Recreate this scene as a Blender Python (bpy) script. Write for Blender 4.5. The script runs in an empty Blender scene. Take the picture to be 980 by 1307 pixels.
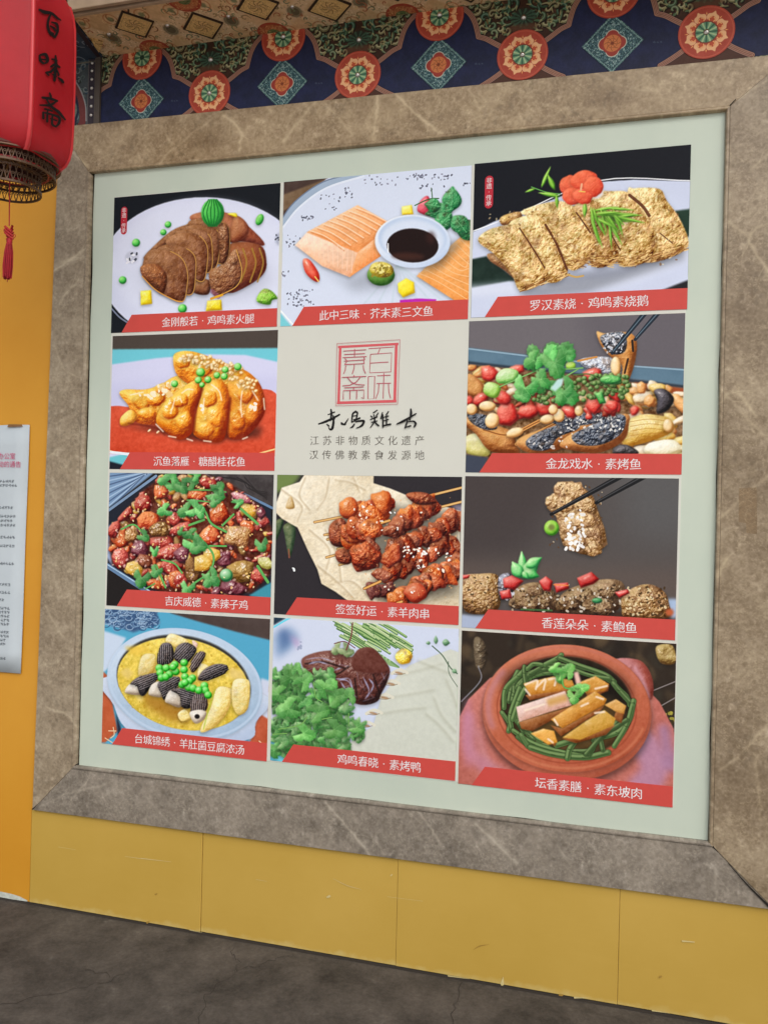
import bpy, bmesh, math
import numpy as np
from mathutils import Vector, Matrix

# ---------------------------------------------------------------- camera, world, sun, exposure
S = bpy.context.scene
COL = S.collection
cam_d = bpy.data.cameras.new('camera'); cam = bpy.data.objects.new('camera', cam_d); COL.objects.link(cam); S.camera = cam
R_ROWS = [[0.9660550, 0.2571553, 0.0246752], [0.0231967, 0.0087820, -0.9996923], [-0.2572929, 0.9663302, 0.0025188]]
m3 = Matrix((R_ROWS[0], [-a for a in R_ROWS[1]], [-a for a in R_ROWS[2]])).transposed()
cam.matrix_world = Matrix.Translation((1.83242, -2.57945, 1.5)) @ m3.to_4x4()
cam_d.sensor_fit = 'VERTICAL'; cam_d.sensor_height = 36.0; cam_d.lens = 1019 / 1307 * 36.0
cam_d.clip_start = 0.02; cam_d.clip_end = 2000

W = bpy.data.worlds.new('World'); S.world = W; W.use_nodes = True
nt = W.node_tree; nt.nodes.clear()
sky = nt.nodes.new('ShaderNodeTexSky'); sky.sky_type = 'NISHITA'; sky.sun_disc = False
SUN_EL, SUN_AZ = math.radians(44), math.radians(148)
sky.sun_elevation = SUN_EL; sky.sun_rotation = SUN_AZ; sky.dust_density = 3.0
hs = nt.nodes.new('ShaderNodeHueSaturation'); hs.inputs['Saturation'].default_value = .38
bg = nt.nodes.new('ShaderNodeBackground'); bg.inputs['Strength'].default_value = 0.12
out = nt.nodes.new('ShaderNodeOutputWorld')
nt.links.new(sky.outputs[0], hs.inputs['Color']); nt.links.new(hs.outputs[0], bg.inputs['Color']); nt.links.new(bg.outputs[0], out.inputs[0])
sd = bpy.data.lights.new('sun', 'SUN'); sd.energy = 1.5; sd.angle = math.radians(60); sd.color = (1.0, .985, .96)
sun = bpy.data.objects.new('sun', sd); COL.objects.link(sun)
_dir = Vector((math.sin(SUN_AZ) * math.cos(SUN_EL), math.cos(SUN_AZ) * math.cos(SUN_EL), math.sin(SUN_EL)))
sun.location = _dir * 20; sun.rotation_euler = _dir.to_track_quat('Z', 'Y').to_euler()
S.view_settings.view_transform = 'Standard'; S.view_settings.look = 'None'; S.view_settings.gamma = 1
S.view_settings.exposure = 0.06
# ---------------------------------------------------------------- procedural painter for the flat print (poster, painted beam)
RNG = np.random.default_rng(11)

def _field(n, cell, octv, seed):
    r = np.random.default_rng(seed); out = np.zeros((n, n)); amp = 1.0; tot = 0
    for o in range(octv):
        g = max(2, int(n / cell * 2 ** o))
        if g > n: break
        a = r.uniform(-1, 1, (g, g)); t = np.arange(n) * g / n
        i = t.astype(int); f = t - i; f = f * f * (3 - 2 * f); j = (i + 1) % g
        rows = a[i] * (1 - f)[:, None] + a[j] * f[:, None]
        out += amp * (rows[:, i] * (1 - f)[None, :] + rows[:, j] * f[None, :]); tot += amp; amp *= .55
    return (out / tot * 1.7).astype(np.float32)
NZ = [_field(768, 96, 6, 1), _field(768, 26, 4, 2), _field(768, 9, 3, 3), _field(768, 4, 2, 4)]

def nz(f, h, w):
    oy, ox = RNG.integers(0, 768, 2)
    return NZ[f][np.ix_((np.arange(h) + oy) % 768, (np.arange(w) + ox) % 768)]

def box1(a, r, ax):
    n = a.shape[ax]; p = [(0, 0)] * a.ndim; p[ax] = (r + 1, r)
    c = np.cumsum(np.pad(a, p, mode='edge'), axis=ax, dtype=np.float64)
    sl = lambda s, e: tuple(slice(s, e) if k == ax else slice(None) for k in range(a.ndim))
    return ((c[sl(2 * r + 1, 2 * r + 1 + n)] - c[sl(0, n)]) / (2 * r + 1)).astype(np.float32)

def blur(a, r):
    r = int(round(r))
    if r < 1: return a
    for _ in range(2): a = box1(box1(a, r, 0), r, 1)
    return a

def smooth(pts, k=5):
    p = np.asarray(pts, float); n = len(p); out = []
    for i in range(n):
        a, b, c, d = p[i - 1], p[i], p[(i + 1) % n], p[(i + 2) % n]
        for t in np.arange(k) / k:
            out.append(.5 * (2 * b + (c - a) * t + (2 * a - 5 * b + 4 * c - d) * t * t + (3 * b - a - 3 * c + d) * t ** 3))
    return np.array(out)

def opensmooth(pts, k=6):
    p = np.asarray(pts, float); p = np.vstack([2 * p[0] - p[1], p, 2 * p[-1] - p[-2]]); out = []
    for i in range(1, len(p) - 2):
        a, b, c, d = p[i - 1], p[i], p[i + 1], p[i + 2]
        for t in np.arange(k) / k:
            out.append(.5 * (2 * b + (c - a) * t + (2 * a - 5 * b + 4 * c - d) * t * t + (3 * b - a - 3 * c + d) * t ** 3))
    out.append(p[-2]); return np.array(out)

def ell(cx, cy, rx, ry, rot=0, n=26, amp=0, lob=0):
    t = np.arange(n) * 2 * math.pi / n; r = np.ones(n)
    if amp: r = r + amp * RNG.uniform(-1, 1, n)
    if lob: r = r + .12 * np.cos(lob * t + RNG.uniform(0, 6))
    x, y = rx * r * np.cos(t), ry * r * np.sin(t); c, s = math.cos(rot), math.sin(rot)
    return np.stack([cx + x * c - y * s, cy + x * s + y * c], 1)

def leafp(cx, cy, ln, wd, rot):
    t = np.linspace(0, 1, 9); w = wd * np.sin(math.pi * t ** .8) / 2
    p = np.concatenate([np.stack([t * ln, w], 1), np.stack([t * ln, -w], 1)[::-1][1:-1]]); c, s = math.cos(rot), math.sin(rot)
    return np.stack([cx + p[:, 0] * c - p[:, 1] * s, cy + p[:, 0] * s + p[:, 1] * c], 1)

def corip(cx, cy, r, rot):
    pts = []; n = 34; ph = RNG.uniform(0, 6); wx = RNG.uniform(.7, 1.0)
    for k in range(n):
        a = -2.5 + 5.0 * k / (n - 1)
        rr = r * (.50 + .42 * abs(math.cos(a * 1.35)) ** .7 + .06 * math.cos(k * 2.6 + ph)) * RNG.uniform(.94, 1.06)
        x, y = rr * math.cos(a), rr * math.sin(a) * wx; pts.append((cx + x * math.cos(rot) - y * math.sin(rot), cy + x * math.sin(rot) + y * math.cos(rot)))
    pts.append((cx - .05 * r * math.cos(rot), cy - .05 * r * math.sin(rot)))
    return np.array(pts)

def hom(src, dst):
    A = []
    for (x, y), (u, v) in zip(src, dst):
        A.append([x, y, 1, 0, 0, 0, -u * x, -u * y, -u]); A.append([0, 0, 0, x, y, 1, -v * x, -v * y, -v])
    return np.linalg.svd(np.array(A, float))[2][-1].reshape(3, 3)

class Pic:
    def __init__(s, W, H, corners=None, bg=(128, 128, 128)):
        s.W, s.H = W, H; s.img = np.ones((H, W, 3), np.float32) * np.array(bg, np.float32)
        s.Hm = None; s.k = 1.0
        if corners is not None:
            s.Hm = hom(corners, [(0, 0), (W, 0), (W, H), (0, H)])
            s.k = W / np.hypot(corners[1][0] - corners[0][0], corners[1][1] - corners[0][1])
    def pt(s, p):
        p = np.asarray(p, float)
        if s.Hm is None: return p * s.k
        q = np.c_[p, np.ones(len(p))] @ s.Hm.T
        return q[:, :2] / q[:, 2:]
    def win(s, p, pad):
        x0 = max(0, int(p[:, 0].min() - pad)); x1 = min(s.W, int(p[:, 0].max() + pad) + 2)
        y0 = max(0, int(p[:, 1].min() - pad)); y1 = min(s.H, int(p[:, 1].max() + pad) + 2)
        return None if x1 - x0 < 2 or y1 - y0 < 2 else (x0, y0, x1, y1)
    def mask(s, p, w, soft=1):
        x0, y0, x1, y1 = w; X = np.arange(x0, x1)[None, :] + .5; m = np.zeros((y1 - y0, x1 - x0), np.float32)
        q = np.roll(p, -1, 0)
        for sub in (.25, .75):
            Y = (np.arange(y0, y1) + sub)[:, None]; ins = np.zeros(m.shape, bool)
            for (ax, ay), (bx, by) in zip(p, q):
                if ay == by: continue
                r0 = max(0, int(min(ay, by)) - y0 - 1); r1 = min(y1 - y0, int(max(ay, by)) - y0 + 2)
                if r1 <= r0: continue
                Ys = Y[r0:r1]; ins[r0:r1] ^= ((ay > Ys) != (by > Ys)) & (X < (bx - ax) * (Ys - ay) / (by - ay) + ax)
            m += ins * .5
        if soft >= 1: m = blur(m, soft)
        return m
    def comp(s, w, m, c):
        x0, y0, x1, y1 = w; a = s.img[y0:y1, x0:x1]; a += m[..., None] * (np.asarray(c, np.float32) - a)
    def fill(s, pts, c, soft=1, a=1., sm=False, tex=0, f=1):
        p = s.pt(smooth(pts) if sm else pts); w = s.win(p, soft * 3 + 2)
        if not w: return
        m = s.mask(p, w, soft) * a; c = np.array(c, np.float32) * np.ones(m.shape + (1,), np.float32)
        if tex: c = c + tex * nz(f, *m.shape)[..., None]
        s.comp(w, m, c)
    def shade(s, pts, amt=.5, dx=0, dy=8, r=8, sm=False):
        p = s.pt(smooth(pts) if sm else pts) + np.array([dx, dy]) * s.k; r = max(1, r * s.k); w = s.win(p, r * 3 + 2)
        if not w: return
        m = s.mask(p, w, r) * amt; x0, y0, x1, y1 = w; s.img[y0:y1, x0:x1] *= (1 - m[..., None])
    def food(s, pts, cols, bump=1., f=1, dome=1., gloss=.3, sm=True, sh=.45, soft=1, tint=10, pw=14, tf=0, cr=None):
        if sh: s.shade(pts, sh * .75, -1, 7, 9, sm)
        p = s.pt(smooth(pts) if sm else pts); size = math.sqrt(max(9, np.ptp(p[:, 0]) * np.ptp(p[:, 1]))); w = s.win(p, soft * 2 + 3)
        if not w: return
        m = s.mask(p, w, soft); hh = np.pad(m, 2)
        h = sum(blur(m, size * q) * k_ for q, k_ in ((.05, .16), (.11, .40), (.22, .44))) * size * .46 * dome
        h = h + nz(f, *m.shape) * bump * (1.6, 1.3, .8, .5)[f]
        gy, gx = np.gradient(h); il = 1 / np.sqrt(gx * gx + gy * gy + 1)
        d = (gx * .36 + gy * .47 + .78) * il
        d = np.where(np.isfinite(d), d, .7)
        sp = np.clip((gx * .2 + gy * .32 + .93) * il, 0, 1) ** (pw * 4)
        t = np.clip((d - .15) / .8, 0, 1)[..., None]
        c0, c1, c2 = (np.array(c, np.float32) for c in cols)
        c = np.where(t < .5, c0 + (c1 - c0) * t * 2, c1 + (c2 - c1) * (t * 2 - 1))
        n1, n2, n3 = nz(1, *m.shape), nz(2, *m.shape), nz(3, *m.shape)
        k = (0, .22, .8, .3)[f] * min(1.0, bump / 1.5) * min(1.0, size / 30) if cr is None else cr
        c = c + tint * nz(tf, *m.shape)[..., None] + (tint * (1 + k) * n2)[..., None]
        c = c * (1 - k * (.42 * np.clip(n1 * 1.6 - .25, 0, 1) + .30 * np.clip(n2 * 1.8 - .35, 0, 1)) + k * .16 * np.clip(-n2 * 1.6, 0, 1))[..., None] ** np.array([.75, 1.0, 1.2], np.float32)
        c = c + (k * 50 * np.clip(n3 * 1.5 - .75, 0, 1) * (d > .62))[..., None]
        g = np.clip(sp * (.6 + .9 * nz(1, *m.shape)), 0, 1)[..., None] * gloss
        c = c + g * (np.array([255, 250, 240]) - c)
        s.comp(w, m, c)
    def line(s, pts, wd, c, a=1., soft=0, sm=True, taper=False, sh=0):
        q = opensmooth(pts) if sm and len(pts) > 2 else np.asarray(pts, float)
        p = s.pt(q); W0 = np.asarray(wd, float) * s.k / 2
        n = len(p); ww = np.full(n, W0) if W0.ndim == 0 else np.interp(np.linspace(0, 1, n), np.linspace(0, 1, len(W0)), W0)
        if taper: ww = ww * np.linspace(1, .25, n)
        w = s.win(p, ww.max() + soft * 2 + 3)
        if not w: return
        x0, y0, x1, y1 = w; X, Y = np.meshgrid(np.arange(x0, x1) + .5, np.arange(y0, y1) + .5); d = np.full(X.shape, 1e9)
        for i in range(n - 1):
            ax, ay = p[i]; bx, by = p[i + 1] - p[i]; L = bx * bx + by * by + 1e-9
            m = int(ww[i] + ww[i + 1] + 3)
            a0, a1 = int(max(0, min(ax, ax + bx) - x0 - m)), int(min(x1 - x0, max(ax, ax + bx) - x0 + m + 1))
            b0, b1 = int(max(0, min(ay, ay + by) - y0 - m)), int(min(y1 - y0, max(ay, ay + by) - y0 + m + 1))
            if a1 <= a0 or b1 <= b0: continue
            xs, ys = X[b0:b1, a0:a1], Y[b0:b1, a0:a1]
            t = np.clip(((xs - ax) * bx + (ys - ay) * by) / L, 0, 1)
            dd = np.hypot(xs - ax - t * bx, ys - ay - t * by) - (ww[i] + (ww[i + 1] - ww[i]) * t)
            d[b0:b1, a0:a1] = np.minimum(d[b0:b1, a0:a1], dd)
        m = np.clip(.5 - d, 0, 1).astype(np.float32) * a
        if soft: m = blur(m, soft)
        if sh: s.img[y0:y1, x0:x1] *= (1 - sh * blur(np.roll(m, 4, 0), 3)[..., None])
        s.comp(w, m, c)
    def dots(s, pts_or_box, n, r, cols, a=1., inside=None, soft=0):
        x0, y0, x1, y1 = pts_or_box; k = 0; tries = 0
        while k < n and tries < n * 20:
            tries += 1; x, y = RNG.uniform(x0, x1), RNG.uniform(y0, y1)
            if inside is not None and not pin(x, y, inside): continue
            rr = r * RNG.uniform(.6, 1.3); c = np.array(cols[RNG.integers(len(cols))])
            an = RNG.uniform(0, 3.1); s.line([(x, y), (x + rr * math.cos(an) * .8, y + rr * math.sin(an) * .8)], rr * 1.3, c, a, sm=False); k += 1
    def pea(s, x, y, r, cols=((20, 110, 30), (50, 180, 60), (150, 235, 120))):
        s.food(ell(x, y, r, r), cols, bump=.1, dome=1.3, gloss=.5, sm=False, sh=.35, tint=4)
    def done(s, grain=1.3, b=1):
        v = s.img + .30 * (s.img - blur(s.img, 2)) if b else s.img
        v = v + grain * nz(3, s.H, s.W)[..., None]; v = v * .985 + 7 if b else v
        s.img = np.clip(v, 2, 253); return s.img

def pin(x, y, poly):
    c = False; n = len(poly); j = n - 1
    for i in range(n):
        xi, yi = poly[i]; xj, yj = poly[j]
        if (yi > y) != (yj > y) and x < (xj - xi) * (y - yi) / (yj - yi) + xi: c = not c
        j = i
    return c

GR = ((22, 86, 36), (66, 160, 74), (150, 222, 130)); GR2 = ((20, 60, 25), (60, 120, 55), (130, 180, 100)); MINT = ((5, 60, 35), (30, 115, 60), (95, 175, 110))
def cori(s, x, y, r, rot, cols=GR, veins=True):
    P = corip(x, y, r, rot); t = RNG.uniform(.82, 1.15); cols = tuple(tuple(min(255, v * t) for v in c) for c in cols)
    s.food(P, cols, bump=.5, dome=.30, gloss=.10, sm=False, sh=.42, tint=14, f=1, tf=1, cr=0)
    n = len(P); half = np.vstack([P[:n // 2], [(x, y)]]); s.fill(half, cols[0], 2, .30); s.fill(np.vstack([P[n // 2 + 2:-1], [(x, y)]]) * .92 + np.array([x, y]) * .08, cols[2], 3, .22)
    c, d = math.cos(rot), math.sin(rot)
    if r > 38 or veins:
        for a in (-1.9, -.95, 0, .95, 1.9): s.line([(x, y), (x + r * .72 * math.cos(rot + a), y + r * .72 * math.sin(rot + a))], [2.6, 1], cols[2], .45, sm=False)
def stem(s, pts, w, c=(110, 190, 90)):
    w = w * .7; c = tuple(v * .9 for v in c); s.line(pts, w + 3, (30, 80, 30), .35); s.line(pts, w, c)
CW, CH = 540, 410

def dish_ham():
    s = Pic(CW, CH, [(68, 133), (972, 62), (955, 843), (60, 872)], (16, 20, 26))
    pl = ell(560, 538, 560, 402, .03, 60); s.fill(pl, (214, 218, 240)); s.line([(62, 740), (110, 790), (175, 830)], 8, (160, 170, 200), .7)
    s.fill(ell(560, 500, 500, 350, 0, 60), (224, 228, 246), 12, .6, tex=3, f=0); s.shade(ell(570, 560, 350, 120), .16, 0, 10, 45)
    B = ((62, 26, 14), (118, 66, 40), (172, 118, 76)); E_ = (205, 150, 70)
    s.food([(480, 250), (560, 215), (690, 225), (790, 290), (880, 380), (870, 405), (760, 380), (720, 390), (600, 330)], ((90, 30, 20), (150, 72, 45), (190, 120, 80)), bump=1.2)
    s.food([(690, 400), (860, 400), (898, 490), (880, 560), (800, 620), (700, 660), (650, 600)], ((80, 24, 14), (130, 62, 35), (160, 90, 50)), bump=1.4)
    for x in (770, 820, 860): s.line([(x, 420), (x + 20, 500), (x - 10, 600)], 9, (165, 125, 45), .8)
    s.food([(720, 250), (760, 250), (800, 300), (790, 350), (740, 380), (700, 370)], ((100, 38, 22), (155, 84, 52), (200, 135, 90)), bump=1)
    s.food([(505, 590), (590, 590), (585, 665), (505, 655)], B)
    sl = [[(240, 450), (380, 320), (500, 280), (450, 330), (300, 430), (250, 470)],
          [(470, 280), (560, 250), (650, 270), (696, 320), (690, 460), (640, 500), (560, 400)],
          [(440, 300), (560, 290), (640, 330), (645, 430), (620, 525), (560, 500), (480, 360)],
          [(400, 330), (520, 310), (590, 350), (605, 440), (600, 530), (560, 540), (470, 420)],
          [(350, 380), (420, 330), (520, 340), (575, 400), (578, 500), (560, 590), (510, 580), (430, 480)],
          [(300, 430), (350, 395), (450, 410), (510, 460), (515, 560), (500, 660), (440, 650), (350, 520)],
          [(225, 520), (260, 430), (340, 420), (430, 460), (468, 530), (470, 620), (445, 705), (350, 670), (260, 600)]]
    for q in sl:
        s.food(q, B, bump=.9, f=2, dome=.5, gloss=.10, tint=16, cr=.4, tf=1, sh=.8); sq = smooth(q)
        n = len(sq); s.line(sq[int(n * .28):int(n * .78)], 5, E_, .8, sm=False)
    s.food([(220, 510), (300, 500), (360, 560), (340, 660), (270, 610), (225, 560)], ((70, 30, 14), (125, 66, 36), (180, 115, 66)), bump=2, f=2)
    s.line([(225, 565), (300, 640), (400, 695), (445, 705)], 6, (215, 150, 60), .9)
    s.food([(590, 540), (650, 510), (735, 420), (765, 540), (740, 620), (640, 680), (600, 640)], B, bump=2, f=2, dome=.5); s.line([(735, 425), (765, 540), (740, 620), (650, 672)], 5, E_)
    s.food([(640, 290), (680, 285), (697, 340), (690, 460), (655, 500), (640, 400)], B, bump=2, f=2)
    s.line([(605, 650), (640, 680)], 22, (140, 80, 110), .6); s.line([(600, 690), (660, 670)], 12, (220, 160, 40))
    s.food(ell(605, 222, 62, 76), ((12, 90, 30), (35, 150, 50), (95, 215, 90)), bump=.3, dome=.8, gloss=.1)
    for dx in (-45, -27, -9, 9, 27, 45): s.line([(605 + dx * .5, 150), (605 + dx * 1.15, 222), (605 + dx * .5, 296)], 7, (20, 105, 40), .75)
    for x, y, r in ((190, 382, 22), (120, 585, 21), (446, 742, 24), (363, 284, 18), (338, 326, 17)): s.pea(x, y, r)
    s.food(ell(860, 262, 20, 32, .4), ((20, 110, 30), (50, 170, 50), (140, 220, 110)), bump=.2, gloss=.3)
    Y = ((200, 160, 0), (240, 215, 20), (255, 245, 110))
    s.food([(218, 645), (275, 640), (282, 715), (220, 722)], Y, bump=1.5, sm=False, gloss=.2); s.food([(580, 700), (655, 695), (660, 752), (572, 757)], Y, bump=1.5, sm=False); s.food([(685, 228), (730, 225), (735, 248)], Y)
    s.food([(845, 690), (880, 640), (925, 650), (958, 690), (930, 700), (915, 725), (860, 715)], ((60, 110, 20), (120, 180, 50), (180, 220, 100)), bump=1.6, f=2)
    s.fill(ell(168, 462, 36, 34), (190, 192, 210), 3, .8); s.dots((135, 430, 205, 495), 14, 8, [(70, 75, 90), (235, 235, 245)]); s.fill(ell(965, 370, 20, 34), (150, 155, 175), 3, .7); s.dots((945, 345, 975, 400), 6, 8, [(60, 65, 80)])
    return s

def dish_sashimi():
    s = Pic(CW, CH, [(48, 127), (952, 38), (926, 780), (30, 818)], (214, 222, 240))
    s.fill([(30, 60), (400, 60), (250, 110), (110, 220), (40, 330)], (70, 52, 46), tex=8); s.fill([(40, 190), (250, 110), (170, 190), (40, 270)], (120, 95, 70), 2, tex=14)
    s.line([(30, 340), (110, 235), (240, 140), (420, 85)], 34, (160, 178, 200)); s.line([(40, 350), (120, 250), (250, 155), (430, 95)], 10, (225, 232, 245)); s.line([(25, 325), (100, 222), (235, 125), (400, 80)], 6, (110, 125, 150))
    s.fill([(20, 740), (60, 790), (95, 830), (20, 830)], (120, 205, 215), 2); s.line([(25, 735), (95, 815)], 8, (240, 245, 250))
    for a in range(8): s.line([(590, 520), (420 + a * 70, 720)], 5, (175, 200, 205), .5, 2)
    s.shade([(140, 440), (350, 580), (500, 500), (600, 520), (560, 620), (380, 640)], .2, 0, 10, 25)
    for bx, n in (((430, 90, 600, 140), 16), ((630, 80, 860, 110), 40), ((220, 180, 320, 260), 14), ((340, 150, 375, 200), 14), ((50, 380, 130, 440), 14), ((130, 285, 195, 310), 16), ((35, 540, 70, 600), 8), ((65, 640, 190, 720), 50), ((900, 120, 945, 135), 6), ((700, 130, 860, 170), 10)): s.dots(bx, n, 4.5, [(70, 72, 90), (120, 120, 140), (50, 50, 70)], .75)
    SA = ((205, 96, 34), (242, 152, 84), (250, 196, 145))
    s.food([(100, 430), (155, 370), (400, 235), (545, 315), (500, 480), (360, 582), (230, 530)], ((210, 120, 80), (245, 190, 150), (252, 220, 195)), bump=.6, f=0, dome=.4, sm=False)
    s.food([(155, 368), (400, 236), (545, 315), (480, 410), (400, 465)], SA, bump=.8, f=1, dome=.3, gloss=.12, sm=False, sh=0)
    s.food([(400, 462), (490, 390), (510, 480), (358, 582)], ((210, 90, 30), (240, 140, 70), (250, 180, 120)), bump=.6, dome=.2, sm=False, sh=0)
    for i in range(8):
        x, y = 170 + i * 31, 358 - i * 16; s.line([(x, y), (x + 75, y + 28), (x + 165, y + 88 - i * 2)], 5, (252, 222, 190), .75)
        s.line([(x + 8, y + 10), (x + 80, y + 40), (x + 165, y + 98 - i * 2)], 6, (215, 120, 60), .4)
    for i in range(10): s.line([(160 + i * 24, 375 + i * 9), (172 + i * 22, 470 + i * 10)], 4, (252, 215, 190), .6, sm=False)
    for i in range(7): s.line([(395 + i * 15, 475 - i * 9), (378 + i * 19, 555 - i * 12)], 3, (245, 175, 120), .6, sm=False)
    s.food([(680, 575), (760, 500), (900, 380), (950, 375), (940, 690), (860, 690)], ((215, 100, 30), (240, 145, 62), (248, 180, 105)), bump=.7, dome=.25, sm=False)
    for i in range(9): s.line([(690 + i * 26, 560 - i * 20), (780 + i * 26, 600 - i * 14), (930, 690 - i * 38)], 4, (252, 205, 150), .7)
    s.shade([(690, 560), (860, 400), (900, 420), (800, 540)], .35, 0, 0, 16)
    s.food([(690, 265), (700, 215), (740, 190), (760, 280)], ((130, 15, 35), (205, 45, 70), (240, 120, 130)), gloss=.5)
    s.line([(675, 235), (740, 205), (790, 200)], 5, (40, 90, 40)); s.line([(755, 150), (760, 200)], 4, (40, 90, 40))
    for q in ([(612, 240), (660, 232), (668, 278), (612, 282)],): s.food(q, ((215, 175, 20), (245, 225, 60), (255, 245, 140)), bump=.5, sm=False)
    for x, y, l, w, r in ((850, 260, 120, 95, -1.5), (870, 330, 150, 100, .35), (860, 250, 140, 80, 2.95), (850, 270, 130, 85, 2.3), (860, 285, 110, 90, .9), (800, 240, 80, 70, 3.3)):
        s.food(leafp(x, y, l, w, r), MINT, bump=1.8, dome=.6, gloss=.08, f=2); e = (x + l * .9 * math.cos(r), y + l * .9 * math.sin(r)); s.line([(x, y), e], 3, (120, 190, 130), .7, sm=False)
    s.food(ell(663, 408, 181, 128, .02, 40), ((140, 160, 195), (200, 215, 238), (240, 244, 252)), bump=0, dome=.25, gloss=0, tint=2, sh=.4)
    s.fill(ell(663, 395, 165, 108, .02, 40), (188, 206, 232), 2); s.fill(ell(664, 402, 150, 100, .02, 40), (222, 230, 245), 5, .8)
    s.fill(ell(663, 428, 124, 82, .03, 40), (24, 8, 6), 1); s.fill(ell(640, 480, 80, 18, .03), (70, 35, 25), 4, .7); s.fill(ell(750, 390, 22, 30), (52, 22, 18), 5, .7); s.line([(545, 420), (545, 460)], 6, (255, 255, 255), .9)
    s.food(ell(510, 570, 66, 52, 0, 30), ((30, 75, 15), (80, 130, 45), (130, 170, 80)), bump=.4); s.food(ell(513, 545, 58, 38, .1, 24), ((140, 115, 20), (190, 165, 50), (235, 215, 120)), bump=2, f=2, sh=0); s.dots((470, 520, 560, 575), 20, 7, [(235, 225, 140), (150, 130, 40)])
    s.food([(590, 610), (630, 585), (668, 605), (672, 655), (615, 678), (592, 650)], ((195, 150, 0), (240, 215, 20), (255, 240, 80)), bump=.4, dome=.7, sm=False)
    s.food([(138, 500), (170, 500), (212, 560), (215, 600), (190, 600), (150, 560)], ((160, 20, 10), (225, 65, 45), (250, 150, 120)), gloss=.6, bump=.3); s.line([(195, 580), (212, 603)], 6, (240, 190, 90))
    s.fill([(600, 690), (690, 682), (775, 686), (770, 705), (600, 705)], (190, 30, 175))
    return s

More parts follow.
